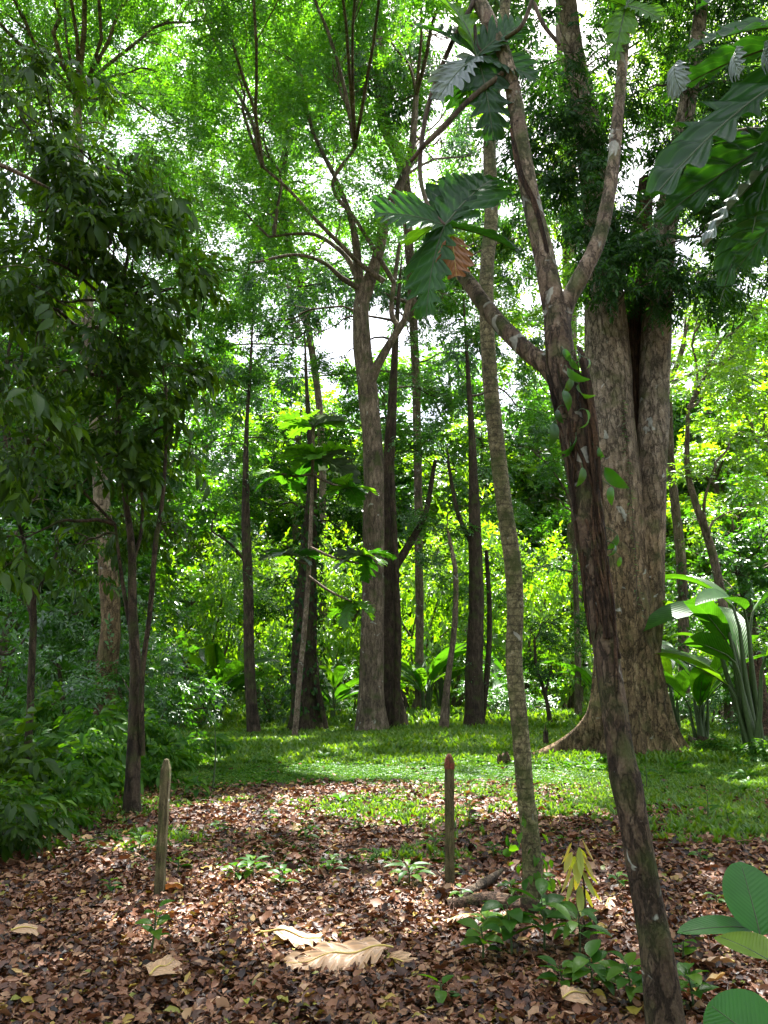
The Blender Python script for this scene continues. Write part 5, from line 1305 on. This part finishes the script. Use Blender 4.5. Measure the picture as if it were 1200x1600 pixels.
for k, (kind, px, D, s_, sz, lab) in enumerate([
    ('dark', 20, 6.6, .62, .9, 'dark broad leaved shrub at the left edge, nearest the camera'),
    ('dark2', 95, 7.4, .6, .9, 'low dark shrub beside the nearest left edge shrub'),
    ('dark', 60, 8.4, .75, 1.1, 'dark shrub behind the nearest left ones'),
    ('dark2', 140, 9.2, .75, 1.0, 'green shrub left of the dark forked tree base'),
    ('dark', 0, 9.8, .9, 1.0, 'tall dark shrub at the left edge behind the thin forked tree'),
    ('dark2', 170, 10.8, .9, 1.2, 'leafy shrub behind the dark forked tree'),
    ('dark2', 90, 11.5, .9, 1.0, 'tall dark shrub between the two left trees'),
    ('dark2', 235, 10.6, .65, .9, 'pale green shrub right of the dark forked tree base'),
    ('dark2', 215, 12.6, .8, 1.1, 'dark shrub hiding the foot of the orange brown trunk'),
    ('dark2', 275, 12.5, .8, .9, 'low shrub at the edge of the sunny weeds'),
    ('dark2', 130, 14, 1.1, 1.2, 'tall dark shrub in front of the orange brown trunk'),
    ('mid', 30, 14.5, 1.0, 1.0, 'tall green shrub deep in the left thicket'),
    ('mid', 240, 16, .9, 1.4, 'green shrub right of the orange brown trunk'),
    ('mid', 290, 21, .8, 1.2, 'shrub left of the far grass clearing'),
    ('mid', 215, 22, 1.3, 1.6, 'green shrub far behind the dark forked tree'),
    ('mid', 120, 23, 1.6, 1.8, 'large green shrub far back at left'),
    ('mid', 435, 24, .9, 1.3, 'shrub between slender tree and ivy trunk'),
    ('mid', 545, 25, .8, 1.1, 'shrub just left of the centre tree'),
    ('mid', 820, 25, .8, .9, 'low shrub behind the ringed trunk'),
    ('mid', 770, 24, .7, 1.3, 'shrub behind the dark leafy trunk'),
    ('glow', 1110, 24, 1.0, 1.2, 'sunlit shrub behind the bent tree'),
    ('mid', 1090, 21, .8, 1.0, 'shrub between the vine wrapped and bent trunks'),
    ('mid', 1200, 18, .9, 1.2, 'shrub at the right edge behind the broken stump'),
    ('dark2', 1120, 13.8, .55, .7, 'low leafy shrub in shade right of the giant roots'),
    ('dark2', 1185, 13.0, .6, .7, 'low leafy shrub below the large banana plant'),
    ('glow', 340, 29, 1.5, 1.8, 'sunlit yellow green shrub behind the left paddle leaves'),
    ('glow', 250, 31, 1.5, 2.0, 'sunlit shrub far back left'),
    ('glow', 420, 31, 1.5, 2.0, 'sunlit shrub seen left of the ivy trunk'),
    ('glow', 640, 30, 1.5, 1.9, 'sunlit shrub right behind the centre tree'),
    ('glow', 700, 32, 1.7, 2.2, 'sunlit shrub behind the thin bent stem'),
    ('glow', 800, 31, 1.5, 1.9, 'sunlit shrub behind the ringed trunk, far off'),
    ('glow', 880, 32, 1.5, 2.1, 'sunlit shrub far off left of the giant tree'),
    ('glow', 1060, 31, 1.3, 1.4, 'sunlit shrub far off right of the giant tree'),
    ('glow', 1160, 30, 1.4, 1.5, 'sunlit shrub far off at the right'),
    ('glow', 1260, 30, 1.5, 1.5, 'sunlit shrub beyond the right edge'),
    ('mid', -60, 20, 1.6, 2.0, 'large shrub beyond the left edge'),
    ('glow', 520, 33, 1.6, 2.0, 'sunlit shrub glimpsed between ivy trunk and centre tree'),
]):
    bush(kind, px, D, s_, lab, sz)

# ------------------------------------------------------------------ background trees
def bg_proto(name, leaf, sprays, size, H, n, seed, spread=3.2, zlo=.25, bark='bark_far'):
    root = thing(name, (0, 0, 0), 'x', 'tree'); r = np.random.default_rng(seed)
    tb = MB(); lean = r.uniform(-.8, .8, 2)
    pts = [np.array([0, 0, -.2]), np.array([lean[0] * .3, lean[1] * .3, H * .35]), np.array([lean[0], lean[1] * .6, H * .7]), np.array([lean[0] * .8, lean[1], H * .97])]
    c, rr = tube(tb, pts, [.34, .24, .16, .05], 24, 9, rough=.06)
    lf = MB(); wd = tb; nb = 15
    for k in range(nb):
        t_ = zlo + (1.02 - zlo) * (k + .5) / nb
        a_ = k * 2.4 + r.uniform(-.5, .5); rad = spread * (math.sin(PI * min(1, (t_ - zlo) / (1.12 - zlo) * .9 + .1)) ** .6) * r.uniform(.45, 1)
        cc = np.array([math.cos(a_) * rad, math.sin(a_) * rad, H * t_])
        rh = r.uniform(1.2, 2.1); cl = fill_blob(lf, cc, (rh, rh, rh * .6), n // nb, sprays, size, .2, carve=False)
        s0 = c[int(min(.95, t_ * .85) * 23)]
        tube(wd, arch(s0, cc, .08, 5, .04), [.09, .07, .05, .035, .02], 8, 5)
        for q in range(4): tube(wd, arch(cc * .6 + s0 * .4, cl[q], .06, 4, .05), [.03, .025, .015, .008], 5, 4)
    tb.obj('trunk', M[bark], root); lf.obj('crown', M[leaf], root)
    return root
BP = {'a': bg_proto('forest_tree', 'mid', SP_FAR, 1.0, 15, 1150, 1), 'b': bg_proto('forest_tree', 'glow', SP_FAR, .95, 13, 1050, 2, 3.5, .18),
      'c': bg_proto('forest_tree', 'dark', SP_FAR, .95, 16, 1150, 3, 2.9), 'd': bg_proto('forest_tree', 'light', SP_FAR, 1.0, 18, 1250, 4, 3.6, .2),
      'e': bg_proto('forest_tree', 'mid', SP_FAR, .8, 9, 900, 5, 2.6, .1)}
word = {'a': 'green', 'b': 'yellow green', 'c': 'dark green', 'd': 'tall light green', 'e': 'low bushy green'}
bgt = [('e', 60, 27, 1), ('a', 150, 30, 1), ('c', 20, 26, .95), ('d', 230, 36, 1.1), ('b', 300, 44, 1), ('a', 360, 46, 1.15), ('e', 420, 43, .8), ('b', 465, 42, 1.2), ('b', 500, 47, 1.2),
       ('a', 560, 45, 1.2), ('e', 640, 43, 1.0), ('d', 600, 47, 1.2), ('d', 690, 48, 1.2), ('b', 745, 43, 1.1), ('b', 790, 46, 1.1), ('a', 840, 45, 1.2), ('b', 870, 46, 1.2), ('e', 930, 42, 1.0), ('d', 980, 44, 1.2),
       ('b', 1040, 42, 1.1), ('a', 1090, 41, 1.05), ('b', 1130, 35, .95), ('d', 1190, 40, 1.15), ('b', 1240, 33, 1.1), ('e', 1180, 26, .85), ('a', -20, 34, 1.2), ('d', 90, 42, 1.3), ('b', 190, 50, 1.3),
       ('d', 330, 55, 1.3), ('d', 430, 56, 1.4), ('a', 540, 58, 1.4), ('b', 620, 60, 1.4), ('b', 720, 58, 1.3), ('a', 800, 57, 1.4), ('d', 900, 56, 1.4), ('b', 1000, 55, 1.4), ('a', 1100, 52, 1.4), ('d', 1200, 50, 1.4), ('a', 1300, 44, 1.4), ('c', -60, 50, 1.4)]
bgt.sort(key=lambda q: q[1])
ords = ['first', 'second', 'third', 'fourth', 'fifth', 'sixth', 'seventh', 'eighth', 'ninth', 'tenth', 'eleventh', 'twelfth', 'thirteenth', 'fourteenth', 'fifteenth']
cnt = {}
usedb = set()
for kind, px, D, s_ in bgt:
    near = D < 44
    row = 'background row' if near else 'farthest row'
    n_ = cnt.get((kind, near), 0); cnt[(kind, near)] = n_ + 1
    o = BP[kind] if kind not in usedb else copy_tree(BP[kind]); usedb.add(kind)
    x_ = (px - 600) / 1200 * D
    o.location = (x_, D, float(gz(x_, D))); o.rotation_euler = (0, 0, random.uniform(0, 6.28)); o.scale = (s_, s_, s_ * random.uniform(.92, 1.1))
    tag(o, '%s forest tree, %s of its colour from the left in the %s' % (word[kind], ords[n_], row), 'tree', 'forest trees behind the clearing')

# far wood closing the view
fw = MB(); n = 9000
a_ = rng.uniform(R(48), R(132), n); dist = rng.uniform(66, 105, n); z = rng.uniform(0, 1, n) ** .8 * (17 + 3 * np.sin(a_ * 23) + 2 * np.sin(a_ * 51))
pos = np.stack([np.cos(a_) * dist, np.sin(a_) * dist, z + .3], 1)
d = norm(rng.normal(0, 1, (n, 3)) * [1, 1, .4] - [0, 0, .2])
scatter(fw, SP_FAR[0], pos, frames(d, roll=rng.normal(0, .5, n)), rng.uniform(2.0, 3.4, n), .5)
n = 2600  # unseen leaves behind and beside the camera, added to keep sky light off
a_ = rng.uniform(R(140), R(400), n); dist = rng.uniform(10, 30, n) * (1 + .35 * np.clip(np.sin(a_), 0, 1)); z = rng.uniform(0, 1, n) ** .9 * 17
pos = np.stack([np.cos(a_) * dist, np.sin(a_) * dist - 2, z + .3], 1)
d = norm(rng.normal(0, 1, (n, 3)) * [1, 1, .4] - [0, 0, .2])
keep = (pos[:, 1] < 8) & (rng.uniform(0, 1, n) > open_prob(pos)); pos, d = pos[keep], d[keep]
sw = MB(); scatter(sw, SP_FAR[1], pos, frames(d, roll=rng.normal(0, .5, len(pos))), rng.uniform(1.6, 2.4, len(pos)), .5)
tag(sw.obj('sky_blocking_wood', M['mid']), 'unseen leaf mass added behind the camera to block sky light', 'wood', kind='stuff')
tag(fw.obj('far_wood', M['light']), 'distant green wood closing the view behind all trees', 'wood', kind='stuff')
